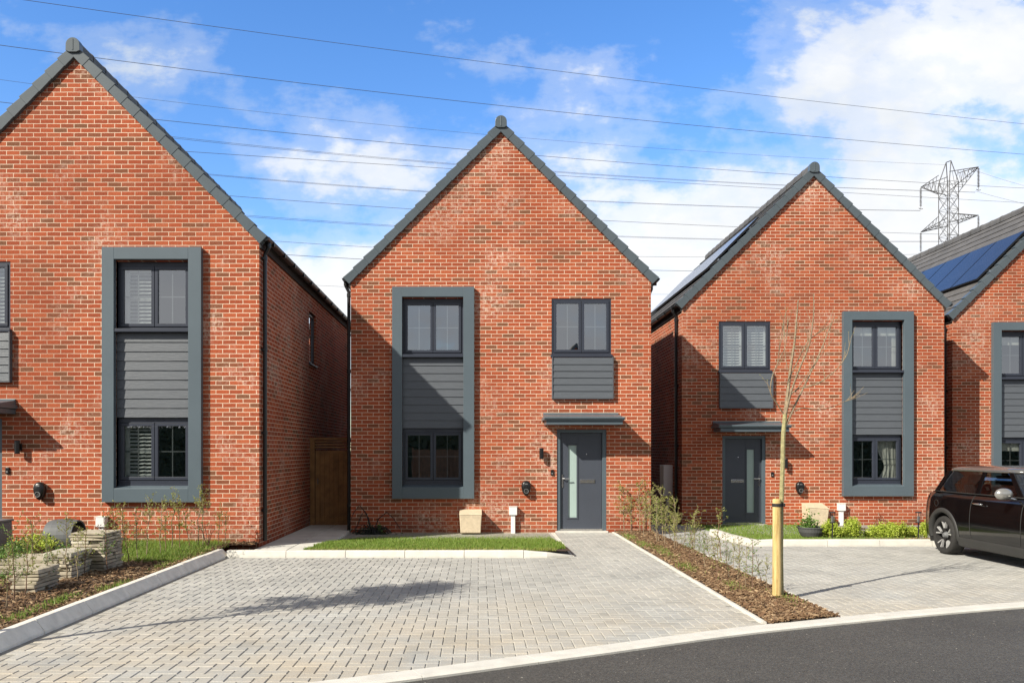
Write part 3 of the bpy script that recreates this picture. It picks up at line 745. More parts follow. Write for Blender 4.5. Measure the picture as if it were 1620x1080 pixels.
# middle house
XC = (555-U0)/79
Hc = house('brick_house', (XC, YC, 0), WD, 9.2, 'red brick gabled house in the middle, with its canopy door at the right', [(1.035, 2.255, .90, 4.69), (4.02, 5.215, 3.56, 4.683), (4.127, 5.12, .0, 2.066)], pipes=((-1, .10), (1, .55)))
tall_bay(Hc, .835, 2.47, (None, None), (None, None)); upper_window(Hc, 4.02, 5.215, (None, None))
door(Hc, 4.127, 5.12, .03, 2.066, 'r'); canopy(Hc, 3.82, 5.38)
# left house
WL = 6.12; XL = (410-U0)/95-WL
fx = (165-U0)/95-XL; wx1 = (16.5-U0)/95-XL
Hl = house('brick_house', (XL, YL, .10), WL, 9.3, 'red brick gabled house at the left with white shutters in its tall grey bay', [(fx+.2, fx+1.435, .90, 4.69), (wx1-1.2, wx1, 3.56, 4.683), (wx1-1.13, wx1-.14, .0, 2.066)],
           side_holes=[(17.72-YL, 18.45-YL, 3.43, 4.55)], pipes=((1, .16), (1, 9.2)))
tall_bay(Hl, fx, fx+1.645, ('shutter', None), ('shutter', None)); upper_window(Hl, wx1-1.2, wx1, ('shutter', 'shutter'))
door(Hl, wx1-1.13, wx1-.14, .03, 2.066, 'r'); canopy(Hl, wx1-1.42, wx1+.12)
q = MB(); a, b = 17.72-YL, 18.45-YL; X = WL-.09
for (y0, y1, z0, z1) in ((a, b, 3.43, 3.5), (a, b, 4.48, 4.55), (a, a+.07, 3.5, 4.48), (b-.07, b, 3.5, 4.48)): q.box(X, X+.05, y0, y1, z0, z1)
q.box(X, WL+.04, a-.03, b+.03, 3.40, 3.43)
w_ = q.build('window', 'window_frame_grey', Hl); q = MB(); q.box(X+.01, X+.02, a+.07, b-.07, 3.5, 4.48); q.build('pane', 'window_glass', w_)
# right house
XR = (1079-U0)/69
Hr = house('brick_house', (XR, YR, -.08), WD, 8.6, 'red brick gabled house behind the staked young tree, its dark canopy door at the left', [(3.66+.20, 3.66+1.39, .90, 4.69), (.84, 2.03, 3.56, 4.683), (.925, 1.92, .0, 2.066)], pipes=((-1, .35),))
tall_bay(Hr, 3.66, 5.265, ('roller', 'edge_curtain'), (None, 'curtain')); upper_window(Hr, .84, 2.03, ('shutter', 'shutter'), n=5, zb=2.69)
door(Hr, .925, 1.92, .03, 2.066, 'l'); canopy(Hr, .67, 2.28)
# far right house
XQ = (1507-U0)/64.5
Hq = house('brick_house', (XQ, YQ, -.12), WD, 9.2, 'red brick gabled house cut off at the right edge, behind the black car', [(.945+.20, .945+1.42, .90, 4.69), (4.1, 5.3, 3.56, 4.683), (4.2, 5.2, 0, 2.066)], pipes=((-1, .25),))
tall_bay(Hq, .945, 2.58, ('roller', 'roller'), ('roller', 'roller')); upper_window(Hq, 4.1, 5.3, (None, None)); door(Hq, 4.2, 5.2, .03, 2.066, 'r'); canopy(Hq, 3.9, 5.45)
# houses and fence across the street, seen only mirrored in the windows
for (x, y, t) in ((9.0, -17.5, 'left'), (-3.0, -20.5, 'right')):
    Hb = house('brick_house', (x, y, 0), WD, 8, 'red brick house across the street, mirrored at the %s in ground floor windows' % t, [(1.035, 2.255, .95, 4.69), (4.127, 5.12, .0, 2.066)], detail=False, rz=math.pi)
    tall_bay(Hb, .835, 2.47, None, None, 'nob'); door(Hb, 4.127, 5.12, .03, 2.066, 'r'); canopy(Hb, 3.82, 5.38)
fn = empty('boundary_fence', (2.4, -12.8, 0), 'brown boarded garden fence across the street, mirrored in the middle house window', 'fence')
m = MB()
for i in range(56): m.box(-6+i*.15, -6+i*.15+.14, 0, .02, .05, 1.75+random.uniform(-.01, .01))
m.build('board_panel', 'fence_wood', fn); m = MB(); [m.box(-6, 2.4, .021, .06, z, z+.08) for z in (.4, 1.4)]; m.build('rail', 'fence_wood', fn)
for i in range(5): m = MB(); m.box(-6.1+i*2.1, -6.0+i*2.1, .061, .16, 0, 1.85); m.build('post', 'fence_wood', fn)

# solar arrays lying on the two left-hand roof slopes
def solar(H, W, x_off, s0, ys, n, pw=1.13, ph=1.72, label=''):
    L = math.hypot(1, PITCH); T0 = EV+PITCH*W/2+.13
    A = empty('solar_array', H.location, label, 'solar panels', 'roof solar arrays')
    S = (W/2+.10)*L
    for i in range(n):
        y0 = ys+i*(pw+.02); sb = S-s0; st = sb-ph
        p0 = slope_pt(-1, W, st, .06, T0); p1 = slope_pt(-1, W, sb, .06, T0); q0 = slope_pt(-1, W, st, .10, T0); q1 = slope_pt(-1, W, sb, .10, T0)
        m = MB(); m.hexa([(p1[0],y0,p1[1]),(p0[0],y0,p0[1]),(p0[0],y0+pw,p0[1]),(p1[0],y0+pw,p1[1]),(q1[0],y0,q1[1]),(q0[0],y0,q0[1]),(q0[0],y0+pw,q0[1]),(q1[0],y0+pw,q1[1])])
        pn = m.build('solar_panel', 'black_plastic', A)
        e = .018; a_ = slope_pt(-1, W, st+e, .103, T0); b_ = slope_pt(-1, W, sb-e, .103, T0)
        m = MB(); m.add([(b_[0],y0+e,b_[1]),(a_[0],y0+e,a_[1]),(a_[0],y0+pw-e,a_[1]),(b_[0],y0+pw-e,b_[1])], [(0,1,2,3)]); m.build('solar_cells', 'solar_cells', pn)
    m = MB()
    for s_ in (s0+.3, s0+1.35):
        sb = S-s_; a_ = slope_pt(-1, W, sb, .02, T0); b_ = slope_pt(-1, W, sb-.05, .02, T0); c_ = slope_pt(-1, W, sb-.05, .058, T0); d_ = slope_pt(-1, W, sb, .058, T0)
        m.loft([[(x, ys-.08, z) for x, z in (a_, b_, c_, d_)], [(x, ys+n*(pw+.02)+.06, z) for x, z in (a_, b_, c_, d_)]])
    m.build('mounting_rail', 'chrome', A)
solar(Hr, WD, 0, 1.15, .35, 6, label='dark solar panels on the left roof slope of the house behind the young tree')
solar(Hq, WD, 0, 1.2, .14, 7, label='blue solar panels on the roof at the right edge, below the pylon')

# ------------------------------------------------------------------ things fixed to the walls
def on(H, u, v, s, base):     # local x, z on a facade from the photograph
    return (u-U0)/s-H.location.x, EYE+(V0-v)/s-base
def wall_lamp(H, x, z, label):
    L = empty('wall_lamp', (H.location.x+x, H.location.y, H.location.z+z), label, 'wall lamp', 'black wall lamps')
    m = MB(); m.box(-.03, .03, -.03, 0, -.06, .06); m.box(-.015, .015, -.07, -.03, -.02, .02); m.build('bracket', 'black_plastic', L, bevel=.003)
    m = MB(); m.lathe([(0.0,-.11),(.04,-.11),(.042,-.105),(.042,.105),(.04,.11),(0,.11)], (0,-.10,0), 18); m.build('lamp_body', 'black_plastic', L)
def doorbell(H, x, z, label):
    L = empty('doorbell', (H.location.x+x, H.location.y, H.location.z+z), label, 'doorbell', 'black doorbells')
    m = MB(); m.box(-.03, .03, -.028, 0, -.055, .055); m.build('casing', 'black_plastic', L, bevel=.006)
    m = MB(); m.lathe([(.0,-.034),(.016,-.033),(.018,-.027)], (0,0,-.02), 14, 'y'); m.build('button', 'steel_grey', L)
def charger(H, x, z, label):
    L = empty('car_charger', (H.location.x+x, H.location.y, H.location.z+z), label, 'car charger', 'black wall chargers')
    m = MB(); rings = []
    for i, (yy, k) in enumerate([(0,.86),(-.03,.98),(-.07,1.0),(-.10,.93),(-.118,.72),(-.124,.3)]):
        ring = []
        for t in range(28):
            a = 2*math.pi*t/28; c, s_ = math.cos(a), math.sin(a)
            w = .095*(1 if s_ > 0 else 1-.38*abs(s_)**1.3); h = .13 if s_ > 0 else .175
            ring.append((w*k*math.copysign(abs(c)**.8, c), yy, h*k*math.copysign(abs(s_)**.85, s_)))
        rings.append(ring)
    m.loft(rings); m.build('casing', 'black_plastic', L, smooth=True)
    m = MB(); m.lathe([(.036,-.142),(.046,-.142),(.046,-.105),(.036,-.105),(.036,-.142)], (0,0,-.075), 20, 'y'); m.build('socket_ring', 'steel_grey', L)
    m = MB(); m.lathe([(.0,-.132),(.034,-.130),(.034,-.110)], (0,0,-.075), 16, 'y'); m.build('plug', 'black_matte', L)
    m = MB(); m.box(-.028, .028, -.128, -.118, .055, .075); m.build('light_bar', 'steel_grey', L)
def meter_post(H, x, zt, zb, label, w=.155):
    L = empty('meter_box', (H.location.x+x, H.location.y, H.location.z+zb), label, 'meter box', 'white meter boxes')
    m = MB(); m.box(-w/2, w/2, -.13, -.004, zt-zb-.16, zt-zb); m.build('casing', 'white_plastic', L, bevel=.008)
    m = MB(); m.box(-w/2-.006, w/2+.006, -.137, -.002, zt-zb, zt-zb+.012); m.build('lid', 'white_plastic', L, bevel=.004)
    m = MB(); m.box(-.042, .042, -.10, -.004, -.1, zt-zb-.16); m.build('duct', 'white_plastic', L, bevel=.01)
wall_lamp(Hc, *on(Hc, 856, 717, 79, 0), 'black wall lamp left of the middle house door'); doorbell(Hc, *on(Hc, 873.5, 747, 79, 0), 'black doorbell beside the middle house door')
charger(Hc, *on(Hc, 832, 770, 79, 0), 'black car charger on the middle house wall, above the white meter box')
meter_post(Hc, *on(Hc, 811.5, 801, 79, 0), -.02, 'white meter box on a duct right of the beige gas box, middle house')
wall_lamp(Hl, *on(Hl, 32.5, 707, 95, .1), 'black wall lamp at the left edge, over the left house charger'); doorbell(Hl, *on(Hl, 12.5, 744, 95, .1), 'black doorbell at the left edge beside the left house door')
charger(Hl, *on(Hl, 66, 774, 95, .1), 'black car charger on the left house wall'); meter_post(Hl, *on(Hl, 164, 817, 95, .1), 0, 'white meter box on the left house wall, half hidden by saplings')
wall_lamp(Hr, *on(Hr, 1241, 733, 69, -.08), 'black wall lamp behind the young tree'); doorbell(Hr, *on(Hr, 1221.5, 750, 69, -.08), 'black doorbell right of the dark door behind the young tree')
charger(Hr, *on(Hr, 1264, 770, 69, -.08), 'black car charger right of the young tree trunk'); meter_post(Hr, *on(Hr, 1329, 796, 69, -.08), -.02, 'white meter box on a duct beside the lime green shrubs')
def gas_box(H, x0, x1, zb, zt, label, warp=0):
    W = x1-x0; L = empty('gas_meter_box', (H.location.x+x0, H.location.y, H.location.z+zb), label, 'gas meter box', 'beige gas meter boxes')
    h = zt-zb; m = MB(); t = .05
    m.hexa([(.02,-.35,-.03),(W-.02,-.35,-.03),(W-.03,-.003,-.12),(.03,-.003,-.12),(.0,-.40,h-.02),(W,-.40,h-.02+warp),(W,-.003,h+.05),(0,-.003,h+.05)])
    m.build('casing', 'beige_plastic', L, bevel=.012)
    m = MB(); m.hexa([(-.003,-.405,h-.02),(W+.003,-.405,h-.02+warp),(W+.003,-.003,h+.052),(-.003,-.003,h+.052),(-.003,-.405,h-.005),(W+.003,-.405,h-.005+warp),(W+.003,-.003,h+.068),(-.003,-.003,h+.068)])
    m.build('lid', 'beige_plastic', L, bevel=.004)
    m = MB(); m.lathe([(0,-.008),(.012,-.006),(.014,.004)], (W/2+.02,-.325,.01), 10, 'y'); m.build('lock', 'steel_grey', L)
a, b = on(Hc, 727, 838, 77, 0); a2, b2 = on(Hc, 762, 809, 77, 0)
gas_box(Hc, (727-U0)/80.5-Hc.location.x, (762-U0)/80.5-Hc.location.x, .06, .40, 'beige sloping gas meter box in the middle house lawn')
gas_box(Hr, (1278-U0)/70.4-Hr.location.x, (1311-U0)/70.4-Hr.location.x, .05, .46, 'beige gas meter box behind the grey planting bowl', -.03)
# tall white cabinet on the side wall of the right house
L = empty('utility_cabinet', (XR-.001, YR+.9, .0), 'narrow white cabinet on the shaded side wall between middle and right houses', 'meter cabinet')
m = MB(); m.box(-.22, 0, 0, .42, .55, 1.3); m.build('casing', 'white_plastic', L, bevel=.01); m = MB(); m.box(-.19, -.03, -.012, 0, .6, 1.25); m.build('cabinet_door', 'white_plastic', L, bevel=.004)
m = MB(); m.box(-.13, -.06, .1, .18, -.05, .55); m.build('duct', 'white_plastic', L)

def gate(x0, x1, y, z0, label):
    g_ = empty('garden_gate', ((x0+x1)/2, y, z0), label, 'gate', 'brown timber side gates'); w = x1-x0; h = w/2
    for (a, b) in ((-h, -h+.10), (h-.06, h)):
        m = MB(); m.box(a, b, -.05, .05, 0, 1.93); m.build('post', 'wood_gate', g_, bevel=.003)
    m = MB(); m.box(-h-.02, h, -.055, .055, 1.931, 1.98); m.build('top_rail', 'wood_gate', g_)
    m = MB(); n = 8; W = w-.18
    for i in range(n): m.box(-h+.11+W/n*i+.002, -h+.11+W/n*(i+1)-.002, -.012, .012+.0005*i, .05, 1.70)
    bp = m.build('board_panel', 'wood_gate', g_)
    m = MB()
    for z in (1.76, 1.82, 1.88): m.box(-h+.101, h-.061, -.012, .008, z, z+.03)
    m.build('slat_panel', 'wood_gate', g_)
    m = MB(); m.tube([(-h+.17, -.03, .98), (-h+.17, -.05, 1.0), (-h+.17, -.05, 1.08), (-h+.17, -.03, 1.1)], .008, 6); m.build('latch', 'steel_grey', bp)
gate(-3.64, -2.66, 17.8, -.06, 'brown timber side gate in the shade between the left and middle houses')
gate(3.55, 4.02, 19.9, -.08, 'dark timber side gate between the middle and right houses')

# ------------------------------------------------------------------ left garden: stacked stone, barrel planter, box
def stone_stack(x0, x1, y0, y1, z0, z1, n, label, rz=0):
    m = MB(); z = z0; h = (z1-z0)/n; cx, cy = (x0+x1)/2, (y0+y1)/2
    for i in range(n):
        hh = h*random.uniform(.8, 1.2) if i < n-1 else z1-z
        nx = random.choice([1, 1, 2]); ny = random.choice([1, 2, 2])
        cut = x0+(x1-x0)*random.uniform(.35, .65); cuy = y0+(y1-y0)*random.uniform(.35, .65)
        XS = [(x0, x1)] if nx == 1 else [(x0, cut-.003), (cut+.003, x1)]; YS = [(y0, y1)] if ny == 1 else [(y0, cuy-.003), (cuy+.003, y1)]
        if i == n-1: XS = [(x0, x1)]; YS = [(y0, y1)]
        for (a, b) in XS:
            for (c, d) in YS:
                j = lambda: random.uniform(-.022, .022)
                jj = [(a+j(), c+j()), (b+j(), c+j()), (b+j(), d+j()), (a+j(), d+j())]
                sub = []
                def mid(p, q): return ((p[0]+q[0])/2+j()*1.2, (p[1]+q[1])/2+j()*1.2)
                ring = []
                for p, q in zip(jj, jj[1:]+jj[:1]): ring += [p, mid(p, q)]
                e = random.uniform(.002, .006)
                lo = [(p[0]+j()*.4, p[1]+j()*.4, z+e) for p in ring]; hi = [(p[0], p[1], z+hh-.003+j()*.15) for p in ring]
                k = len(m.v); m.v += lo+hi
                m.f += [tuple(range(k, k+8))[::-1], tuple(range(k+8, k+16))]+[(k+t, k+(t+1) % 8, k+8+(t+1) % 8, k+8+t) for t in range(8)]
        z += hh
    o = m.build('stone_stack', 'pale_stone', bevel=.007)
    # keep the origin at the base
    for v in o.data.vertices: v.co -= Vector((cx, cy, z0))
    o.location = (cx, cy, z0); o.rotation_euler.z = rz
    return tag(o, label, 'stone stack', 'pale stacked stone steps')
stone_stack(-5.09, -4.81, 8.92, 9.45, .05, .335, 7, 'lowest stack of pale stone slabs, nearest the left edge', R(3))
stone_stack(-5.27, -4.92, 9.90, 10.45, .05, .40, 8, 'middle stack of pale stone slabs in the stepped garden edging', R(2))
stone_stack(-5.22, -4.76, 10.50, 10.98, .05, .58, 13, 'tallest stack of pale stone slabs, beside the lawn', R(-2))
stone_stack(-5.95, -5.35, 10.1, 10.7, .05, .30, 4, 'low stack of pale slabs behind the stepped edging, under green plants', R(8))
b_ = empty('barrel_planter', (-6.42, 12.75, .30), 'grey barrel planter lying on its side against the left house wall', 'planter')
m = MB(); m.lathe([(.25,-.22),(.275,-.11),(.28,0),(.275,.11),(.26,.22),(.235,.22),(.24,.11),(.25,0),(.23,-.19),(0,-.20)], (0,0,0), 30, 'x'); m.build('barrel', 'barrel_grey', b_, smooth=False)
m = MB(); m.lathe([(0,-.1),(.22,-.1),(.2,.2),(.14,.24),(0,.26)], (0,0,-.02), 18, 'x'); m.build('soil_fill', 'soil', b_)
b_ = empty('planter_box', (-7.45, 12.4, .06), 'grey box planter at the left edge, in front of the left house door', 'planter')
m = MB(); m.box(-.3, .3, -.2, .2, 0, .5); m.build('casing', 'steel_grey', b_, bevel=.01); m = MB(); m.box(-.32, .32, -.22, .22, .5, .53); m.build('rim', 'steel_grey', b_, bevel=.006)

# ------------------------------------------------------------------ plants
def leaf(m, p, L, w, d=None):
    d = d or Vector((random.gauss(0,1), random.gauss(0,1), random.gauss(.1,.8)))
    d = Vector(d).normalized(); s = d.cross(Vector((random.gauss(0,1), random.gauss(0,1), random.gauss(0,1)))).normalized()
    up = s.cross(d)*w*.35; p = Vector(p)
    m.add([p, p+d*L*.5+s*w+up, p+d*L, p+d*L*.5-s*w+up], [(0,1,2), (0,2,3)])
def sapling(name, h, lean, nb, leaves, matl, stem='twig_brown', lsize=.02, spread=.24):
    E = empty(name, (0,0,0)); st = MB(); fo = MB()
    pts = []; x = y = 0; n = 7
    dx, dy = lean
    for i in range(n):
        t = i/(n-1); pts.append(Vector((dx*t+random.gauss(0, .012)*h, dy*t+random.gauss(0, .012)*h, h*t-.03)))
    st.tube(pts, [.0065*h+.003-(.0055*h)*i/(n-1) for i in range(n)], 5)
    for b in range(nb):
        t = random.uniform(.22, .98); i = min(int(t*(n-1)), n-2); p = pts[i].lerp(pts[i+1], t*(n-1)-i)
        a = random.uniform(0, 6.28); L = spread*h*random.uniform(.5, 1.4)*(1.15-t*.5); e = random.uniform(.3, 1.1)
        q = [p]; dr = Vector((math.cos(a), math.sin(a), e)).normalized()
        for k in range(4):
            dr = (dr+Vector((random.gauss(0,.18), random.gauss(0,.18), random.gauss(.05,.15)))).normalized(); q.append(q[-1]+dr*L/4)
        st.tube(q, [.0028, .0024, .002, .0016, .001], 4)
        for _ in range(leaves):
            k = random.uniform(.8, 3.99); j = int(k); leaf(fo, q[j].lerp(q[j+1], k-j)+Vector((random.gauss(0,.006), random.gauss(0,.006), random.gauss(0,.006))), lsize*random.uniform(.6, 1.4), lsize*random.uniform(.22, .4))
    for _ in range(leaves*2):
        t = random.uniform(.3, 1); i = min(int(t*(n-1)), n-2); leaf(fo, pts[i].lerp(pts[i+1], t*(n-1)-i), lsize, lsize*.35)
    st.build('stem', stem, E, fix=False); fo.build('foliage', matl, E, fix=False)
    return E
protoL = [sapling('hedge_sapling', 1.0, (random.gauss(0,.07), random.gauss(0,.06)), 19, 9, 'hedge_leaf' if i % 3 else 'green_leaf', random.choice(['twig_brown', 'twig_grey']), .032) for i in range(6)]
used = set()
def plant(protos, x, y, z, s, label, cat, group):
    p = next((q for q in protos if q.name not in used), None) or random.choice(protos)
    if p.name in used: o = copy_tree(p)
    else: used.add(p.name); o = p
    o.location = (x, y, z); o.scale = (s*random.uniform(.85, 1.15), s*random.uniform(.85, 1.15), s); o.rotation_euler.z = random.uniform(0, 6.28)
    return tag(o, label, cat, group)
for (u, v, vt) in [(23,950,835),(40,941,850),(55,932,820),(76,928,845),(92,920,862),(105,915,815),(122,915,838),(133,908,835),(150,903,855),(170,905,808),(182,897,810),(191,891,795),(203,891,812),(217,889,805),(230,883,792),(253,880,790),(262,876,800),(272,871,782),(285,872,785),(300,870,795),(312,868,778),(322,867,782),(345,865,800),(356,864,812),(8,960,870)]:
    x, y = G(u, v, .09); h = .09+(v-vt)*y/F
    stone = v > 900 and 30 < u < 180
    plant(protoL, x, y, zl(x, y), max(.45, h-.05), 'thin leafy hedge sapling in the mulch strip along the left kerb', 'hedge sapling', 'hedge saplings in the left mulch strip')
for (u, v, vt) in [(1133,920,848),(1152,917,862),(1179,931,860),(1191,934,850),(1212,934,880),(1150,896,842),(1115,901,838),(1102,892,835),(1094,878,820),(1082,873,826),(1062,862,812),(1160,905,850),(1171,912,846),(1070,868,812),(1124,893,838),(1050,861,800),(1042,858,790),(1137,906,845),(1090,885,830),(1108,884,838),(1166,922,872),(1205,927,885),(1140,884,800)]:
    x, y = G(u, v, .02); h = (v-vt)*y/F
    plant(protoL, x, y, .02, max(.4, h), 'thin leafy hedge sapling in the mulch strip between the two driveways', 'hedge sapling', 'hedge saplings between the driveways')
for p in protoL:
    if p.name not in used: raise SystemExit('unused proto')
# leafier young bushes at the house end of the strip
protoB = [sapling('leafy_bush', 1.0, (random.gauss(0,.05), random.gauss(0,.05)), 34, 9, 'hedge_leaf', 'twig_grey', .03, .26) for i in range(3)]
for i, (x, y, s) in enumerate([(2.95,15.9,.75),(3.05,15.2,.7),(3.3,15.9,.9),(3.35,14.9,1.0),(3.1,14.3,.8),(3.3,13.8,.85),(3.15,13.2,.65),(2.9,16.3,.95),(3.2,16.35,1.05),(3.35,12.8,.7)]):
    plant(protoB, x, y, .02, s, 'leafy young hedge bush near the middle house corner, far end of the mulch strip', 'bush', 'bushes at the far end of the mulch strip')
def mound(name, x, y, z, rx, ry, h, n, matl, ls, label, cat, group=None):
    E = empty(name, (x, y, z), label, cat, group); fo = MB(); st = MB()
    for i in range(9):
        a = 6.28*i/9+random.uniform(-.3, .3); k = random.uniform(.3, .8); st.tube([(0,0,-.01), (rx*k*.5*math.cos(a), ry*k*.5*math.sin(a), h*.5), (rx*k*math.cos(a), ry*k*math.sin(a), h*random.uniform(.6, .9))], [.006, .004, .002], 4)
    cl = [(random.gauss(0,.42), random.gauss(0,.42), random.uniform(.35, .95)) for _ in range(16)]
    for _ in range(n):
        c = random.choice(cl); p = Vector((c[0]*rx+random.gauss(0,.16)*rx, c[1]*ry+random.gauss(0,.16)*ry, max(.01, (c[2]*(1-.45*(c[0]**2+c[1]**2))+random.gauss(0,.14))*h)))
        leaf(fo, p, ls*random.uniform(.6,1.3), ls*.3)
    st.build('stem', 'twig_brown', E, fix=False); fo.build('foliage', matl, E, fix=False); return E
for (u, v, w, h, lab) in [(1313,840,.20,.32,'lime green shrub beside the left garden light'),(1351,846,.30,.34,'large lime green shrub right of the white meter box duct'),(1392,845,.24,.28,'lime green shrub under the small bare brown twigs'),(1418,843,.26,.28,'lime green shrub in the middle of the right garden bed'),(1442,847,.18,.2,'lowest lime green shrub next to the right garden light'),(1464,840,.18,.30,'lime green shrub tucked behind the black car wheel')]:
    x, y = G(u, 852, 0.0); y = 15.3+random.uniform(-.1,.35); x = (u-U0)*y/F
    mound('low_shrub', x, y, zr(x, y), w, w*.9, h, 2600, 'lime_leaf', .04, lab, 'shrub', 'lime green shrubs in the right garden bed')
mound('brown_shrub', (1390-U0)*16/F, 16.0, -.02, .13, .12, .42, 130, 'brown_leaf', .03, 'small reddish brown twiggy plant against the brick behind the lime shrubs', 'shrub')
mound('brown_shrub', -5.72, 12.45, .1, .2, .2, .42, 420, 'brown_leaf', .035, 'dark brown plant spilling from the mouth of the grey barrel', 'plant')
for (x, y, w, h, lab) in [(-6.2,11.0,.35,.35,'green leafy plant behind the low stone slabs, nearest the barrel'),(-5.9,10.2,.3,.26,'green ground plant above the middle stone stack'),(-6.6,12.2,.4,.30,'dark and lime plant at the foot of the left house wall'),(-5.6,11.6,.28,.38,'green plant between barrel planter and tallest stone stack'),(-6.3,9.8,.35,.28,'green plant at the left edge beside the lowest stone stack'),(-5.4,8.9,.2,.2,'small green plant left of the lowest stone stack')]:
    mound('garden_plant', x, y, .08, w, w, h, 800, random.choice(['green_leaf', 'lime_leaf', 'green_leaf']), .045, lab, 'plant', 'green plants in the left garden')
mound('green_tuft', .1-2.05, 16.25, -.03, .12, .1, .17, 160, 'green_leaf', .05, 'tiny green tuft at the brick foot left of the gas meter box', 'plant')
for (x, y, s, lab) in [(-4.25,12.9,.8,'reddish bare twig plant at the corner of the left house'),]:
    mound('twig_plant', x, y, .1, .3, .2, s*.6, 60, 'brown_leaf', .02, lab, 'plant')
# planting bowl, garden lights
x, y = (1284-U0)*15.6/F, 15.6
b_ = empty('plant_bowl', (x, y, -.03), 'round grey bowl planted with green leaves before the beige box', 'plant pot')
m = MB(); m.lathe([(.0,0),(.12,.0),(.19,.05),(.235,.13),(.25,.2),(.262,.205),(.262,.225),(.235,.225),(.22,.17),(0,.165)], (0,0,0), 28); m.build('pot', 'pot_grey', b_)
fo = MB()
for _ in range(500):
    r = abs(random.gauss(0,.1)); a = random.uniform(0,6.28); leaf(fo, (-.06+r*math.cos(a), r*math.sin(a), .2+abs(random.gauss(0,.11))), .05, .016)
fo.build('foliage', 'green_leaf', b_, fix=False)
for (u, lab) in ((1317, 'black garden stake light beside the beige gas box'), (1453, 'black garden stake light near the black car')):
    y = 14.9; x = (u-U0)*y/F
    b_ = empty('garden_light', (x, y, -.01), lab, 'garden light', 'black garden stake lights')
    m = MB(); m.tube([(0,0,0),(0,0,.34)], .012, 8); m.build('post', 'black_matte', b_)
    m = MB(); m.lathe([(0,.34),(.05,.34),(.05,.355),(0,.355)], (0,0,0), 16); m.lathe([(0,.52),(.055,.52),(.05,.54),(0,.545)], (0,0,0), 16)
    for k in range(6):
        a = k*math.pi/3; m.tube([(.045*math.cos(a),.045*math.sin(a),.35),(.045*math.cos(a),.045*math.sin(a),.525)], .003, 4)
    m.build('lamp_cage', 'black_matte', b_); m = MB(); m.lathe([(.022,.356),(.022,.46)], (0,0,0), 12); m.build('lens', 'steel_grey', b_)
# dark arching plant at the left corner of the middle house
E = empty('dark_plant', (-2.1, 16.2, -.04), 'dark leafless arching plant against the bricks at the middle house left corner', 'plant')
st = MB()
for i in range(70):
    a = random.uniform(0, 6.28); L = random.uniform(.15, .42); k = random.uniform(.25, .5)
    st.tube([(random.gauss(0,.12),random.gauss(0,.04),0),(math.cos(a)*L*.4,math.sin(a)*.06,L*k*1.2),(math.cos(a)*L*.8,math.sin(a)*.1,L*k*1.0),(math.cos(a)*L,math.sin(a)*.12,L*k*.4)], .006, 4)
for (x1, h) in ((-.35, .62), (.42, .48), (-.22, .5)): st.tube([(0,0,0),(x1*.3,0,h*.7),(x1*.7,-.03,h*.98),(x1,-.05,h*.75),(x1*1.35,-.06,h*.3)], [.01,.01,.009,.008,.006], 5)
st.build('stem', 'black_matte', E, fix=False)
fo = MB()
for _ in range(260): leaf(fo, (random.gauss(0,.18), random.gauss(0,.05), abs(random.gauss(0,.1))), .08, .012)
fo.build('foliage', 'dark_leaf', E, fix=False)

# ------------------------------------------------------------------ staked young tree (with painted-out tips traced in its own plane)
def TP(u, v, y, dy=0.0): yy = y+dy; return Vector(((u-U0)*yy/F, yy, EYE+(V0-v)*yy/F))
TY = 9.02
T = empty('young_tree', (3.30, TY, 0), 'thin bare young tree with upswept branches tied to a pale stake', 'tree')
def rel(ps): return [p-Vector((3.30, TY, 0)) for p in ps]
tr = MB(); tr.tube(rel([TP(1236,950,TY), TP(1235,880,TY,.01), TP(1236,800,TY,.02), TP(1238,740,TY,.02), TP(1239,690,TY,.02), TP(1242,655,TY,.02)]), [.030,.028,.026,.025,.025,.024], 8)
tr.build('trunk', 'bark_young', T)
br = MB(); fo = MB()
def branch(pts, r0, r1, dys, col=None):
    n = len(pts); P = [TP(u, v, TY, d) for (u, v), d in zip(pts, dys)]; P = rel(P)
    Q = []
    for i in range(n-1):
        for k in range(3):
            t = k/3; p0 = P[max(i-1,0)]; p1 = P[i]; p2 = P[i+1]; p3 = P[min(i+2,n-1)]
            Q.append(.5*((2*p1)+(p2-p0)*t+(2*p0-5*p1+4*p2-p3)*t*t+(3*p1-p0-3*p2+p3)*t**3))
    Q.append(P[-1]); m_ = len(Q)
    br.tube(Q, [r0+(r1-r0)*i/(m_-1) for i in range(m_)], 6); return Q
def twigs(Q, n, L, lo=.3):
    for _ in range(n):
        k = random.uniform(lo, .98)*(len(Q)-1); i = int(k); p = Q[i].lerp(Q[min(i+1,len(Q)-1)], k-i); d = (Q[min(i+1,len(Q)-1)]-Q[i]).normalized()
        d = (d+Vector((random.gauss(0,.5), random.gauss(0,.5), random.gauss(.25,.3)))).normalized(); q = [p]; LL = L*random.uniform(.5,1.3)
        for j in range(4): d = (d+Vector((random.gauss(0,.12), random.gauss(0,.12), .1))).normalized(); q.append(q[-1]+d*LL/4)
        br.tube(q, [.0035,.003,.0024,.0018,.0012], 4)
        for _ in range(3): leaf(fo, q[random.randint(1,4)], .012, .004, (random.gauss(0,.4), random.gauss(0,.4), -.6))
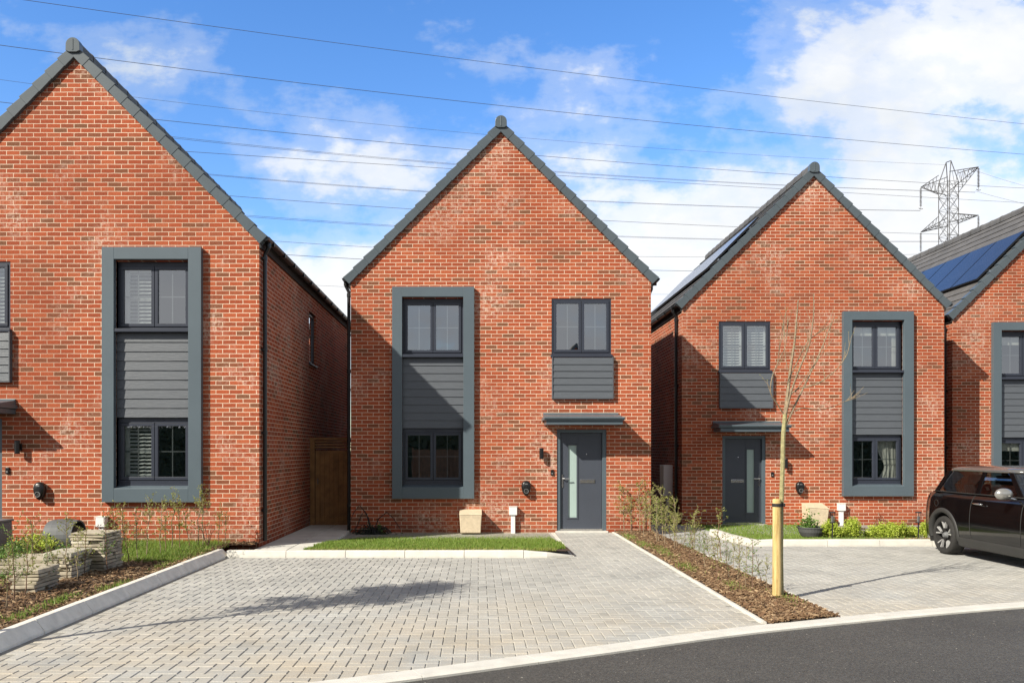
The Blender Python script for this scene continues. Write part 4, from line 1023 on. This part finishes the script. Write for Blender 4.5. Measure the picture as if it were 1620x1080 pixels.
B = [branch([(1242,655),(1247,615),(1251,580),(1257,540),(1260,505),(1263,475)], .021, .005, [.02,.03,.05,.06,.08,.1]),
     branch([(1242,660),(1252,618),(1266,580),(1280,545),(1287,500),(1287,465)], .013, .004, [.02,-.02,-.06,-.1,-.14,-.16]),
     branch([(1244,672),(1258,640),(1275,605),(1296,560),(1312,520),(1320,500)], .013, .003, [.02,.06,.12,.18,.24,.27]),
     branch([(1250,625),(1262,615),(1290,608),(1310,595),(1327,580),(1340,560),(1345,540)], .009, .003, [.04,.02,.0,-.05,-.08,-.1,-.1]),
     branch([(1258,650),(1270,645),(1295,648),(1320,642),(1340,633),(1360,625)], .008, .002, [.06,.1,.16,.22,.28,.3]),
     branch([(1240,655),(1229,638),(1219,620),(1222,595),(1232,570),(1243,545),(1247,500)], .008, .003, [.02,-.03,-.08,-.1,-.12,-.13,-.15]),
     branch([(1248,600),(1262,570),(1278,540),(1300,522),(1312,505)], .007, .002, [.04,-.02,-.08,-.12,-.16]),
     branch([(1230,572),(1234,545),(1238,520)], .004, .002, [-.12,-.16,-.18]),
     branch([(1258,620),(1282,585),(1300,560),(1318,535)], .005, .002, [.02,.08,.12,.15]),
     branch([(1246,585),(1242,560),(1240,520),(1243,500)], .004, .002, [.05,.1,.12,.14])]
for q in B: twigs(q, 6, .22)
br.build('branch', 'twig_grey', T, fix=False); 
fo.build('foliage', 'hedge_leaf', T, fix=False)
S = empty('tree_stake', ((1229-U0)*8.98/F, 8.98, 0), 'round pale timber stake beside the young tree, in the mulch', 'stake')
m = MB(); m.lathe([(.049,-.1),(.047,.4),(.045,.8),(.046,1.09),(.040,1.103),(0,1.108)], (0,0,0), 16); m.build('post', 'wood_stake', S)
ti = MB(); ti.lathe([(.047,1.02),(.050,1.02),(.050,1.055),(.047,1.055)], (0,0,0), 16); ti.box(.02, .09, -.006, .045, 1.02, 1.055); ti.build('tie_strap', 'black_matte', S)

# leafy young trees beside the photographer (they throw the shadow on the paving)
def leafy_tree(x, y, h, label, crown, seed, dens=500):
    random.seed(seed); E = empty('garden_tree', (x, y, .05), label, 'tree', 'leafy trees behind the photographer')
    t = MB(); P = [Vector((random.gauss(0,.02)*i, random.gauss(0,.02)*i, h*.82*i/6)) for i in range(7)]; t.tube(P, [.055-.007*i for i in range(7)], 7); t.build('trunk', 'twig_grey', E)
    b = MB(); fo = MB()
    for (cx, cy, cz, r, n) in crown:
        p0 = P[min(6, max(1, int((cz-.6)/(h*.82)*6)))]; c = Vector((cx, cy, cz)); b.tube([p0, p0.lerp(c, .5)+Vector((0,0,.05)), c], [.018,.012,.005], 5)
        for _ in range(int(n*dens/500)):
            q = c+Vector((random.gauss(0,r), random.gauss(0,r), random.gauss(0,r*.8))); leaf(fo, q, .06, .02)
        for _ in range(9): b.tube([c, c+Vector((random.gauss(0,r*1.6), random.gauss(0,r*1.6), random.gauss(r*.8,r)))], [.006,.002], 4)
    b.build('branch', 'twig_grey', E, fix=False); fo.build('foliage', 'green_leaf', E, fix=False)
leafy_tree(-5.15, 6.05, 4.2, 'small leafy tree outside the left edge of view, shading the drive', [(-.1,.1,2.6,.10,200),(.25,.2,2.75,.13,420),(-.2,.35,2.9,.10,220),(.05,.0,3.25,.16,800),(.3,.3,3.4,.22,900),(.1,.15,3.8,.18,800),(.3,.1,3.65,.22,800),(.0,.5,3.5,.10,300),(.45,-.1,3.3,.10,300),(.4,.45,3.75,.16,700),(-.1,.1,4.1,.08,120)], 5)
random.seed(21)
# added hedge out of view, blocks the bright horizon in the lower window reflections
m = MB()
for _ in range(26000):
    x = random.uniform(-34, 46); z = random.uniform(0, 1)**.8*(3.1+.5*mnoise.noise(Vector((x*.4, 0, 0)))); leaf(m, (x, -16.2+random.gauss(0, .22)*(1.2-z/5), z), .22, .09)
m.box(-34, 46, -16.5, -16.1, 0, 2.9)
tag(m.build('hedge', 'dark_leaf', fix=False), 'added dark hedge out of view across the street, darkening the ground floor window reflections', None, None, 'stuff')

# ------------------------------------------------------------------ pylon and overhead cables
PY = 150.0
pyl = empty('electricity_pylon', (85.8, PY, 0), 'grey lattice electricity pylon rising behind the roofs at the right', 'pylon', rz=0)
ax = Vector((4.1, -11.1, 0)).normalized(); bx_ = Vector((11.1, 4.1, 0)).normalized()
m = MB(); Zt = 54.5; Zb = 0
def hw(z): return 1.12 if z > 38 else 1.12+(38-z)*.075
def corner(i, z):
    w = hw(z); sx, sy = ((-1,-1),(1,-1),(1,1),(-1,1))[i]; return ax*sx*w+bx_*sy*w+Vector((0,0,z))
zs = [0, 8, 15, 21, 26, 30.2, 33.4, 36, 38.4, 40.8, 43.2, 45.6, 48.0, 50.6]
for i in range(4):
    m.tube([corner(i, z) for z in zs], .085, 4)
    for z0, z1 in zip(zs, zs[1:]):
        j = (i+1) % 4; m.tube([corner(i, z0), corner(j, z1)], .042, 4); m.tube([corner(j, z0), corner(i, z1)], .042, 4); m.tube([corner(i, z1), corner(j, z1)], .035, 4)
    m.tube([corner(i, 50.6), Vector((0,0,Zt))+ax*(.5 if i in (1, 2) else -.5)], .09, 4)
m.tube([Vector((0,0,Zt))-ax*.5, Vector((0,0,Zt))+ax*.5], .08, 4)
m.build('lattice_tower', 'pylon_steel', pyl, fix=False)
for zA in (51.0, 43.1, 35.0):
    for sd in (-1, 1):
        a = MB(); tip = ax*sd*5.95+Vector((0,0,zA+.6 if zA > 50 else zA)); lo = zA-2.3 if zA > 50 else zA-.0; hi = zA+1.6 if zA < 50 else zA+1.2
        for sb in (-1, 1):
            p_lo = ax*sd*1.12+bx_*sb*1.12+Vector((0,0,lo)); p_hi = ax*sd*1.12+bx_*sb*1.12+Vector((0,0,hi))
            a.tube([p_lo, tip], .07, 4); a.tube([p_hi, tip], .07, 4)
            for k in range(1, 5): a.tube([p_lo.lerp(tip, k/5), p_hi.lerp(tip, (k-.5)/5)], .045, 4); a.tube([p_lo.lerp(tip, k/5), p_hi.lerp(tip, (k+.5)/5)], .045, 4)
        for k in range(1, 5): a.tube([(ax*sd*1.12+bx_*1.12+Vector((0,0,lo))).lerp(tip, k/5), (ax*sd*1.12-bx_*1.12+Vector((0,0,lo))).lerp(tip, k/5)], .045, 4)
        arm = a.build('cross_arm', 'pylon_steel', pyl, fix=False)
        ins = MB(); L = 4.0
        ins.tube([tip, tip-Vector((0,0,L))], .05, 5)
        for k in range(14): ins.lathe([(.05,.07),(.24,.0),(.05,-.04)], tuple(tip-Vector((0,0,.35+k*.24))), 8)
        ins.tube([tip-Vector((0,0,L))-bx_*.5, tip-Vector((0,0,L+.15)), tip-Vector((0,0,L))+bx_*.5], .06, 5)
        ins.build('insulator', 'insulator', arm, fix=False)
def cable(pts, plane, label, twin=0, r=.045, tail=None):
    """pts: points of the cable in the photograph; plane (Y at X=85.7, slope): the vertical plane it hangs in"""
    import numpy as np
    us = np.array([p[0] for p in pts]); vs2 = np.array([p[1] for p in pts]); cf = np.polyfit(us, vs2, 2 if len(pts) > 3 else (2 if len(pts) > 2 else 1))
    u0 = tail[0] if tail else min(-60, us.min()); u1 = tail[1] if tail else 1700
    Y0, k = plane; c = MB()
    for t in range(2 if twin else 1):
        P = []
        for u in np.linspace(u0, u1, 40):
            v = np.polyval(cf, u)+t*(twin if callable(twin) is False else twin)*(1-(u-200)/1500*.9 if twin else 1)
            a = (u-U0)/F; Y = (Y0-85.7*k)/(1-a*k)+t*.5; P.append((a*Y, Y, EYE+(V0-v)/F*Y))
        c.tube(P, r*.62, 5)
    o = c.build('overhead_cable', 'cable_grey', fix=False); org = Vector(o.data.vertices[0].co)
    for v in o.data.vertices: v.co -= org
    o.location = org
    return tag(o, label, 'cable', 'overhead power cables')
A_ = (150.0, .369); Bp = (120.0, .369)
cable([(40,0),(559,73),(1200,149),(1620,197)], Bp, 'highest overhead power cable, crossing the whole sky above every roof', r=.038)
cable([(0,72),(559,141),(730,160),(1060,196),(1620,244)], Bp, 'second highest overhead cable, passing just over the left house peak', r=.042)
cable([(0,127),(205,152),(560,192),(720,210),(1060,236.7),(1483,260)], A_, 'thin overhead earth wire running to the tip of the pylon', r=.03, tail=(-60, 1496))
cable([(0,162),(244,189),(560,219.6),(738,236.7),(857,247),(1060,263),(1316,281.5),(1620,297)], Bp, 'overhead cable crossing just under the wire to the pylon tip', r=.04)
cable([(272,217),(560,245),(717,258),(1020,282),(1335,297),(1542,303.7)], A_, 'upper double cable ending at the right upper insulator of the pylon', twin=2.2, r=.035, tail=(-60, 1543))
cable([(331,275.5),(560,294.5),(677,303),(920,317),(1060,323),(1201,328),(1364,332),(1457,333)], A_, 'double cable ending at the left upper insulator of the pylon', twin=1.6, r=.035, tail=(-60, 1456))
cable([(365,310),(560,324.6),(650,330.7),(950,349),(1060,354),(1164,358.5),(1394,368),(1524,371.5)], Bp, 'single overhead cable behind the middle gable, below the pylon upper arm lines', r=.036)
cable([(1238,299),(1335,305),(1500,314),(1620,321)], Bp, 'overhead cable passing behind the right peak to the right edge above the roof', r=.036, tail=(200, 1700))
cable([(394,341),(560,353),(630,357),(973,372.7),(1060,376),(1146,379),(1409,381.5)], A_, 'double overhead cable level with the top of the middle gable slopes', twin=2.4, r=.036, tail=(-60, 1545))
cable([(433,381.5),(520,386.7),(593,391.7),(1003,405.7),(1113,406.7)], A_, 'overhead cable seen in the gaps just above the eaves, upper one', r=.04, tail=(-60, 1500))
cable([(452,403),(520,406.7),(575,410.7),(1023,427),(1094,429)], Bp, 'overhead cable seen in the gaps just above the eaves, lower one', r=.04, tail=(-60, 1600))
cable([(500,451),(549,454),(1035,465),(1060,466)], A_, 'lowest overhead cable, faint between the houses', r=.03, tail=(-60, 1500))
cable([(1552,273),(1585,284),(1620,293.7),(1700,312)], (150, -.25), 'thin wire from the pylon top falling to the right edge', r=.03, tail=(1543, 1760))
cable([(1546,303),(1580,313),(1620,322),(1700,338)], (150, -.25), 'cable from the right upper insulator falling to the right edge', r=.035, tail=(1543, 1760))

# ------------------------------------------------------------------ black hatchback
def car():
    E = empty('parked_car', (8.20, 13.80, 0), 'black three door hatchback with grey roof and silver mirror on the right drive', 'car')
    # local axes: l along the car (0 rear), w sideways; world x = w, world y = -l
    def Wd(l, w, z): return (w, -l, z)
    LR, LF, ZC, RA = .78, 3.27, .30, .375
    def lerpt(x, T):
        for (a, b), (c, d) in zip(T, T[1:]):
            if x <= c: return b+(d-b)*sm((x-a)/(c-a)) if x > a else b
        return T[-1][1]
    HW = [(0,.56),(.03,.66),(.10,.74),(.22,.80),(.42,.845),(.75,.862),(1.2,.850),(2.6,.850),(3.0,.862),(3.35,.85),(3.6,.78),(3.74,.68),(3.82,.50)]
    ZT = [(0,.58),(.04,.74),(.10,.86),(.20,.945),(.36,.985),(.6,.99),(2.55,.975),(2.8,.965),(3.2,.91),(3.5,.83),(3.7,.72),(3.82,.52)]
    ls = sorted(set([0,.015,.03,.06,.1,.14,.2]+[.2+.03*i for i in range(120)]+[3.8,3.82]+[LR-RA, LR+RA, LF-RA, LF+RA])); ls = [l for l in ls if l <= 3.82]
    def zbot(l):
        z = .20 if l > .12 and l < 3.7 else .28
        for lc in (LR, LF):
            d = abs(l-lc)
            if d < RA: z = max(z, ZC+math.sqrt(max(0, RA*RA-d*d)))
        return z
    def bulge(z, zt):
        T = [(.18,.955),(.30,.985),(.42,1.0),(.60,1.003),(.75,.990),(.86,.965),(.93,.925),(1.0,.86)]
        z = z if zt > .9 else z*.97/zt
        for (a, b), (c, d) in zip(T, T[1:]):
            if z <= c: return b+(d-b)*max(0, (z-a)/(c-a))
        return T[-1][1]
    rings = []
    for l in ls:
        h, zt, zb = lerpt(l, HW), lerpt(l, ZT), zbot(l); side = []
        for i in range(13):
            t = i/12; z = zb+(zt-zb)*t; side.append((h*bulge(z, zt), z))
        top = [(h*.70, zt+.008), (h*.35, zt+.018)]
        pr = side+top
        rings.append([Wd(l, -w, z) for w, z in pr]+[Wd(l, 0, zt+.022)]+[Wd(l, w, z) for w, z in reversed(pr)])
    m = MB(); m.loft(rings, closed=True, cap=True); b = m.build('body', 'car_black', E, smooth=True)
    md = b.modifiers.new('es', 'EDGE_SPLIT'); md.split_angle = R(40)
    # dark inner arches and underside
    m = MB(); m.box(-.66, .66, -3.6, -.2, .17, .5); m.build('chassis', 'black_matte', E)
    # greenhouse
    def outline(z, l0, l1, hw_, cr, crf):
        pts = []
        for (cl, cw, a0, r) in ((l0, -hw_, 180, cr), (l1, -hw_, 270, crf), (l1, hw_, 0, crf), (l0, hw_, 90, cr)):
            for k in range(6):
                a = R(a0+90*k/5)
                cx = cl+(r if cl == l0 else -r); cy = cw+(r if cw < 0 else -r)
                if cl == l0 and cw < 0: q = (cx-r*math.cos(R(90*k/5)), cy-r*math.sin(R(90*k/5)))
                elif cl == l1 and cw < 0: q = (cx+r*math.sin(R(90*k/5)), cy-r*math.cos(R(90*k/5)))
                elif cl == l1: q = (cx+r*math.cos(R(90*k/5)), cy+r*math.sin(R(90*k/5)))
                else: q = (cx-r*math.sin(R(90*k/5)), cy+r*math.cos(R(90*k/5)))
                pts.append(Wd(q[0], q[1], z))
        return pts
    lv = [(.972,.34,2.86,.765,.20,.30),(1.10,.42,2.70,.722,.20,.28),(1.22,.50,2.50,.680,.19,.26),(1.318,.585,2.30,.645,.18,.25)]
    m = MB(); m.loft([outline(*a) for a in lv], cap=False); m.build('glass', 'car_glass', E, smooth=True)
    m = MB(); m.loft([outline(1.316,.565,2.32,.655,.18,.25), outline(1.345,.565,2.30,.652,.18,.25), outline(1.375,.63,2.22,.60,.17,.24), outline(1.395,.75,2.08,.50,.16,.22), outline(1.407,1.0,1.85,.30,.12,.15)], cap=True)
    ro = m.build('roof', 'car_roof', E, smooth=True)
    m = MB(); 
    for k in range(1): m.loft([[Wd(.5, -.52, 1.36), Wd(.72, -.56, 1.385), Wd(.72, .56, 1.385), Wd(.5, .52, 1.36)], [Wd(.48, -.52, 1.335), Wd(.72, -.56, 1.36), Wd(.72, .56, 1.36), Wd(.48, .52, 1.335)]])
    m.build('roof_spoiler', 'car_black', ro)
    def gp(l_, z, sd, off=.006):   # point on the side glass
        t = (z-.972)/(1.318-.972); w = .765+(.645-.765)*t; return Wd(l_, sd*(w+off), z)
    for sd in (-1, 1):
        for (la, lb, lc, ld) in ((1.50,1.60,1.50,1.58),(2.50,2.62,2.10,2.20),(.40,.50,.58,.68)):
            q = [gp(la,.972,sd), gp(lb,.972,sd), gp(ld,1.318,sd), gp(lc,1.318,sd)]; p = [gp(la,.972,sd,-.02), gp(lb,.972,sd,-.02), gp(ld,1.318,sd,-.02), gp(lc,1.318,sd,-.02)]
            m = MB(); m.hexa(p+q); m.build('pillar', 'car_black', E)
        m = MB(); m.tube([gp(.45,.985,sd,.012)]+[gp(.6+.2*i,.985,sd,.012) for i in range(10)]+[gp(2.62,.985,sd,.012)], .008, 6); m.build('belt_trim', 'black_matte', E, smooth=True)
        for lc, nm in ((LR, 'r'), (LF, 'f')):
            m = MB(); rings = []
            for k in range(25):
                a = R(-8+196*k/24); c, s_ = math.cos(a), math.sin(a)
                def q(r, off): l_ = lc+r*c; z = max(.17, ZC+r*s_); return Wd(l_, sd*(lerpt(l_, HW)*bulge(max(.2,z), lerpt(l_, ZT))+off), z)
                rings.append([q(RA-.012, -.06), q(RA-.012, .008), q(RA+.02, .013), q(RA+.055, .010), q(RA+.062, -.01)])
            m.loft(rings, closed=False, cap=False); m.build('arch_trim', 'car_trim', E, smooth=True)
            m = MB(); rings = [[Wd(lc+(RA+.0)*math.cos(R(t)), sd*w, ZC+(RA)*math.sin(R(t))) for t in range(-20, 201, 10)] for w in (.845, .60)]
            m.loft(rings, closed=False, cap=False); m.build('arch_liner', 'black_matte', E)
            # wheel
            Wh = MB(); R0 = .302; cw = sd*.735
            prof = [(.222,-.105),(.262,-.112),(.290,-.100),(.300,-.075),(R0,-.03),(R0,.03),(.300,.075),(.290,.100),(.262,.112),(.222,.105),(.222,-.105)]
            Wh.lathe([(r, h) for r, h in prof], (cw, -lc, R0), 48, 'x'); wo = Wh.build('wheel', 'tyre', E, smooth=True)
            rm = MB(); rm.lathe([(.224,-.104),(.216,-.10),(.205,0),(.216,.10),(.224,.104),(.228,.100),(.228,-.100),(.224,-.104)], (cw, -lc, R0), 48, 'x'); rm.build('rim_barrel', 'black_matte', wo); rm = MB()
            for k in range(5):
                for j in (-1, 1):
                    a = R(72*k+18+j*13); a1 = R(72*k+18+j*6); X = cw+sd*.085; X2 = cw+sd*.055
                    def rp(r, an, x_): return (x_, -lc+r*math.cos(an), R0+r*math.sin(an))
                    da = .055
                    rm.hexa([rp(.11, a1-.07, X2), rp(.11, a1+.07, X2), rp(.215, a+da, X2), rp(.215, a-da, X2), rp(.11, a1-.06, X), rp(.11, a1+.06, X), rp(.215, a+da*.8, X+sd*.012), rp(.215, a-da*.8, X+sd*.012)])
            rm.build('rim', 'alloy', wo)
            dk = MB(); dk.lathe([(0,0),(.21,0),(.212,sd*.02)], (cw+sd*.0, -lc, R0), 32, 'x'); dk.build('brake_disc', 'black_matte', wo)
            hb = MB(); hb.lathe([(0,sd*.1),(.033,sd*.098),(.04,sd*.085),(.055,sd*.05)], (cw, -lc, R0), 20, 'x'); hb.build('hub_cap', 'steel_grey', wo)
        m = MB(); rings = []
        for k in range(20):
            l_ = LR+RA+.04+(LF-LR-2*RA-.08)*k/19; h = lerpt(l_, HW); rings.append([Wd(l_, sd*(h*.93), .165), Wd(l_, sd*(h*.975+.004), .19), Wd(l_, sd*(h*.99+.010), .29), Wd(l_, sd*(h*.99+.004), .315), Wd(l_, sd*h*.93, .32)])
        m.loft(rings); m.build('sill_trim', 'car_trim', E, smooth=False)
        # door: shut lines, handle, mirror, indicator badge, filler flap
        m = MB()
        for l_ in (1.50, 2.66):
            P = [Wd(l_+(.0 if z > .5 else (.5-z)*.12*(1 if l_ < 2 else -1)), sd*(lerpt(l_, HW)*bulge(z, .98)+.0015), z) for z in [.33+.04*i for i in range(17)]]; m.tube(P, .0045, 4)
        m.build('door_seam', 'black_matte', E)
        m = MB(); h = .862*.985; m.tube([Wd(1.60, sd*(h-.0), .845), Wd(1.62, sd*(h+.022), .85), Wd(1.80, sd*(h+.024), .85), Wd(1.82, sd*(h-.0), .845)], .012, 8); m.build('door_handle', 'chrome', E, smooth=True)
        m = MB(); cl, cw2, cz = 2.46, .985, 1.035
        rings = []
        for k in range(9):
            t = -1+2*k/8; rr = math.sqrt(max(0.02, 1-t*t)); rings.append([Wd(cl+.05+.062*rr*math.cos(a)*(1.15 if math.cos(a) > 0 else .5), sd*(cw2+t*.125), cz+.082*rr**.8*math.sin(a)) for a in [2*math.pi*q_/20 for q_ in range(20)]])
        m.loft(rings); mo = m.build('wing_mirror', 'mirror_cap', E, smooth=True)
        m = MB(); m.tube([Wd(2.50, sd*.80, .955), Wd(2.50, sd*.86, .97), Wd(2.49, sd*.95, .985)], .016, 8); m.build('mirror_arm', 'chrome', mo)
        m = MB(); m.lathe([(0,.0),(.03,.0),(.045,-.004)], (sd*.855, -2.86, .80), 20, 'x')
        for i_, v in enumerate(m.v): m.v[i_] = (v[0], -2.86+(v[1]+2.86)*1.9, v[2])
        m.build('side_badge', 'white_paint', E)
    m = MB(); m.lathe([(.048,.0),(.055,.0),(.055,-.006),(.048,-.006)], (-.852, -.62, .80), 24, 'x'); m.build('fuel_flap', 'black_matte', E)
    # cabin
    for (l_, w_) in ((1.75,-.36),(1.75,.36),(.95,-.3),(.95,.3)):
        m = MB(); m.hexa([Wd(l_-.1,w_-.22,.7), Wd(l_+.02,w_-.22,.7), Wd(l_+.02,w_+.22,.7), Wd(l_-.1,w_+.22,.7), Wd(l_-.22,w_-.18,1.1), Wd(l_-.12,w_-.18,1.1), Wd(l_-.12,w_+.18,1.1), Wd(l_-.22,w_+.18,1.1)])
        m.hexa([Wd(l_-.25,w_-.11,1.13), Wd(l_-.15,w_-.11,1.13), Wd(l_-.15,w_+.11,1.13), Wd(l_-.25,w_+.11,1.13), Wd(l_-.25,w_-.09,1.26), Wd(l_-.17,w_-.09,1.26), Wd(l_-.17,w_+.09,1.26), Wd(l_-.25,w_+.09,1.26)])
        m.tube([Wd(l_-.18,w_-.05,1.08), Wd(l_-.2,w_-.05,1.15)], .007, 5); m.tube([Wd(l_-.18,w_+.05,1.08), Wd(l_-.2,w_+.05,1.15)], .007, 5)
        m.build('seat', 'seat_cloth', E, bevel=.02)
    m = MB(); m.hexa([Wd(2.5,-.7,.85), Wd(2.8,-.7,.85), Wd(2.8,.7,.85), Wd(2.5,.7,.85), Wd(2.5,-.68,1.02), Wd(2.78,-.68,1.0), Wd(2.78,.68,1.0), Wd(2.5,.68,1.02)]); m.build('dashboard', 'seat_cloth', E)
    # ends
    m = MB(); m.hexa([Wd(-.012,-.6,.22), Wd(.10,-.72,.22), Wd(.10,.72,.22), Wd(-.012,.6,.22), Wd(-.02,-.58,.42), Wd(.10,-.74,.42), Wd(.10,.74,.42), Wd(-.02,.58,.42)]); m.build('rear_bumper', 'car_trim', E, bevel=.02)
    for sd in (-1, 1):
        m = MB(); m.box(sd*.60-.06, sd*.60+.06, -.10, .005, .66, .84); m.build('tail_light', 'brown_leaf', E, bevel=.02)
        m = MB(); m.lathe([(0,.03),(.06,.028),(.095,.0),(.10,-.05)], (sd*.58, -3.66, .68), 24, 'y')
        for i_, v in enumerate(m.v): m.v[i_] = (v[0], -3.66-(v[1]+3.66), v[2])
        m.build('headlight', 'chrome', E, smooth=True)
    m = MB(); m.box(-.35, .35, -3.84, -3.78, .42, .56); m.build('grille', 'black_matte', E)
car()
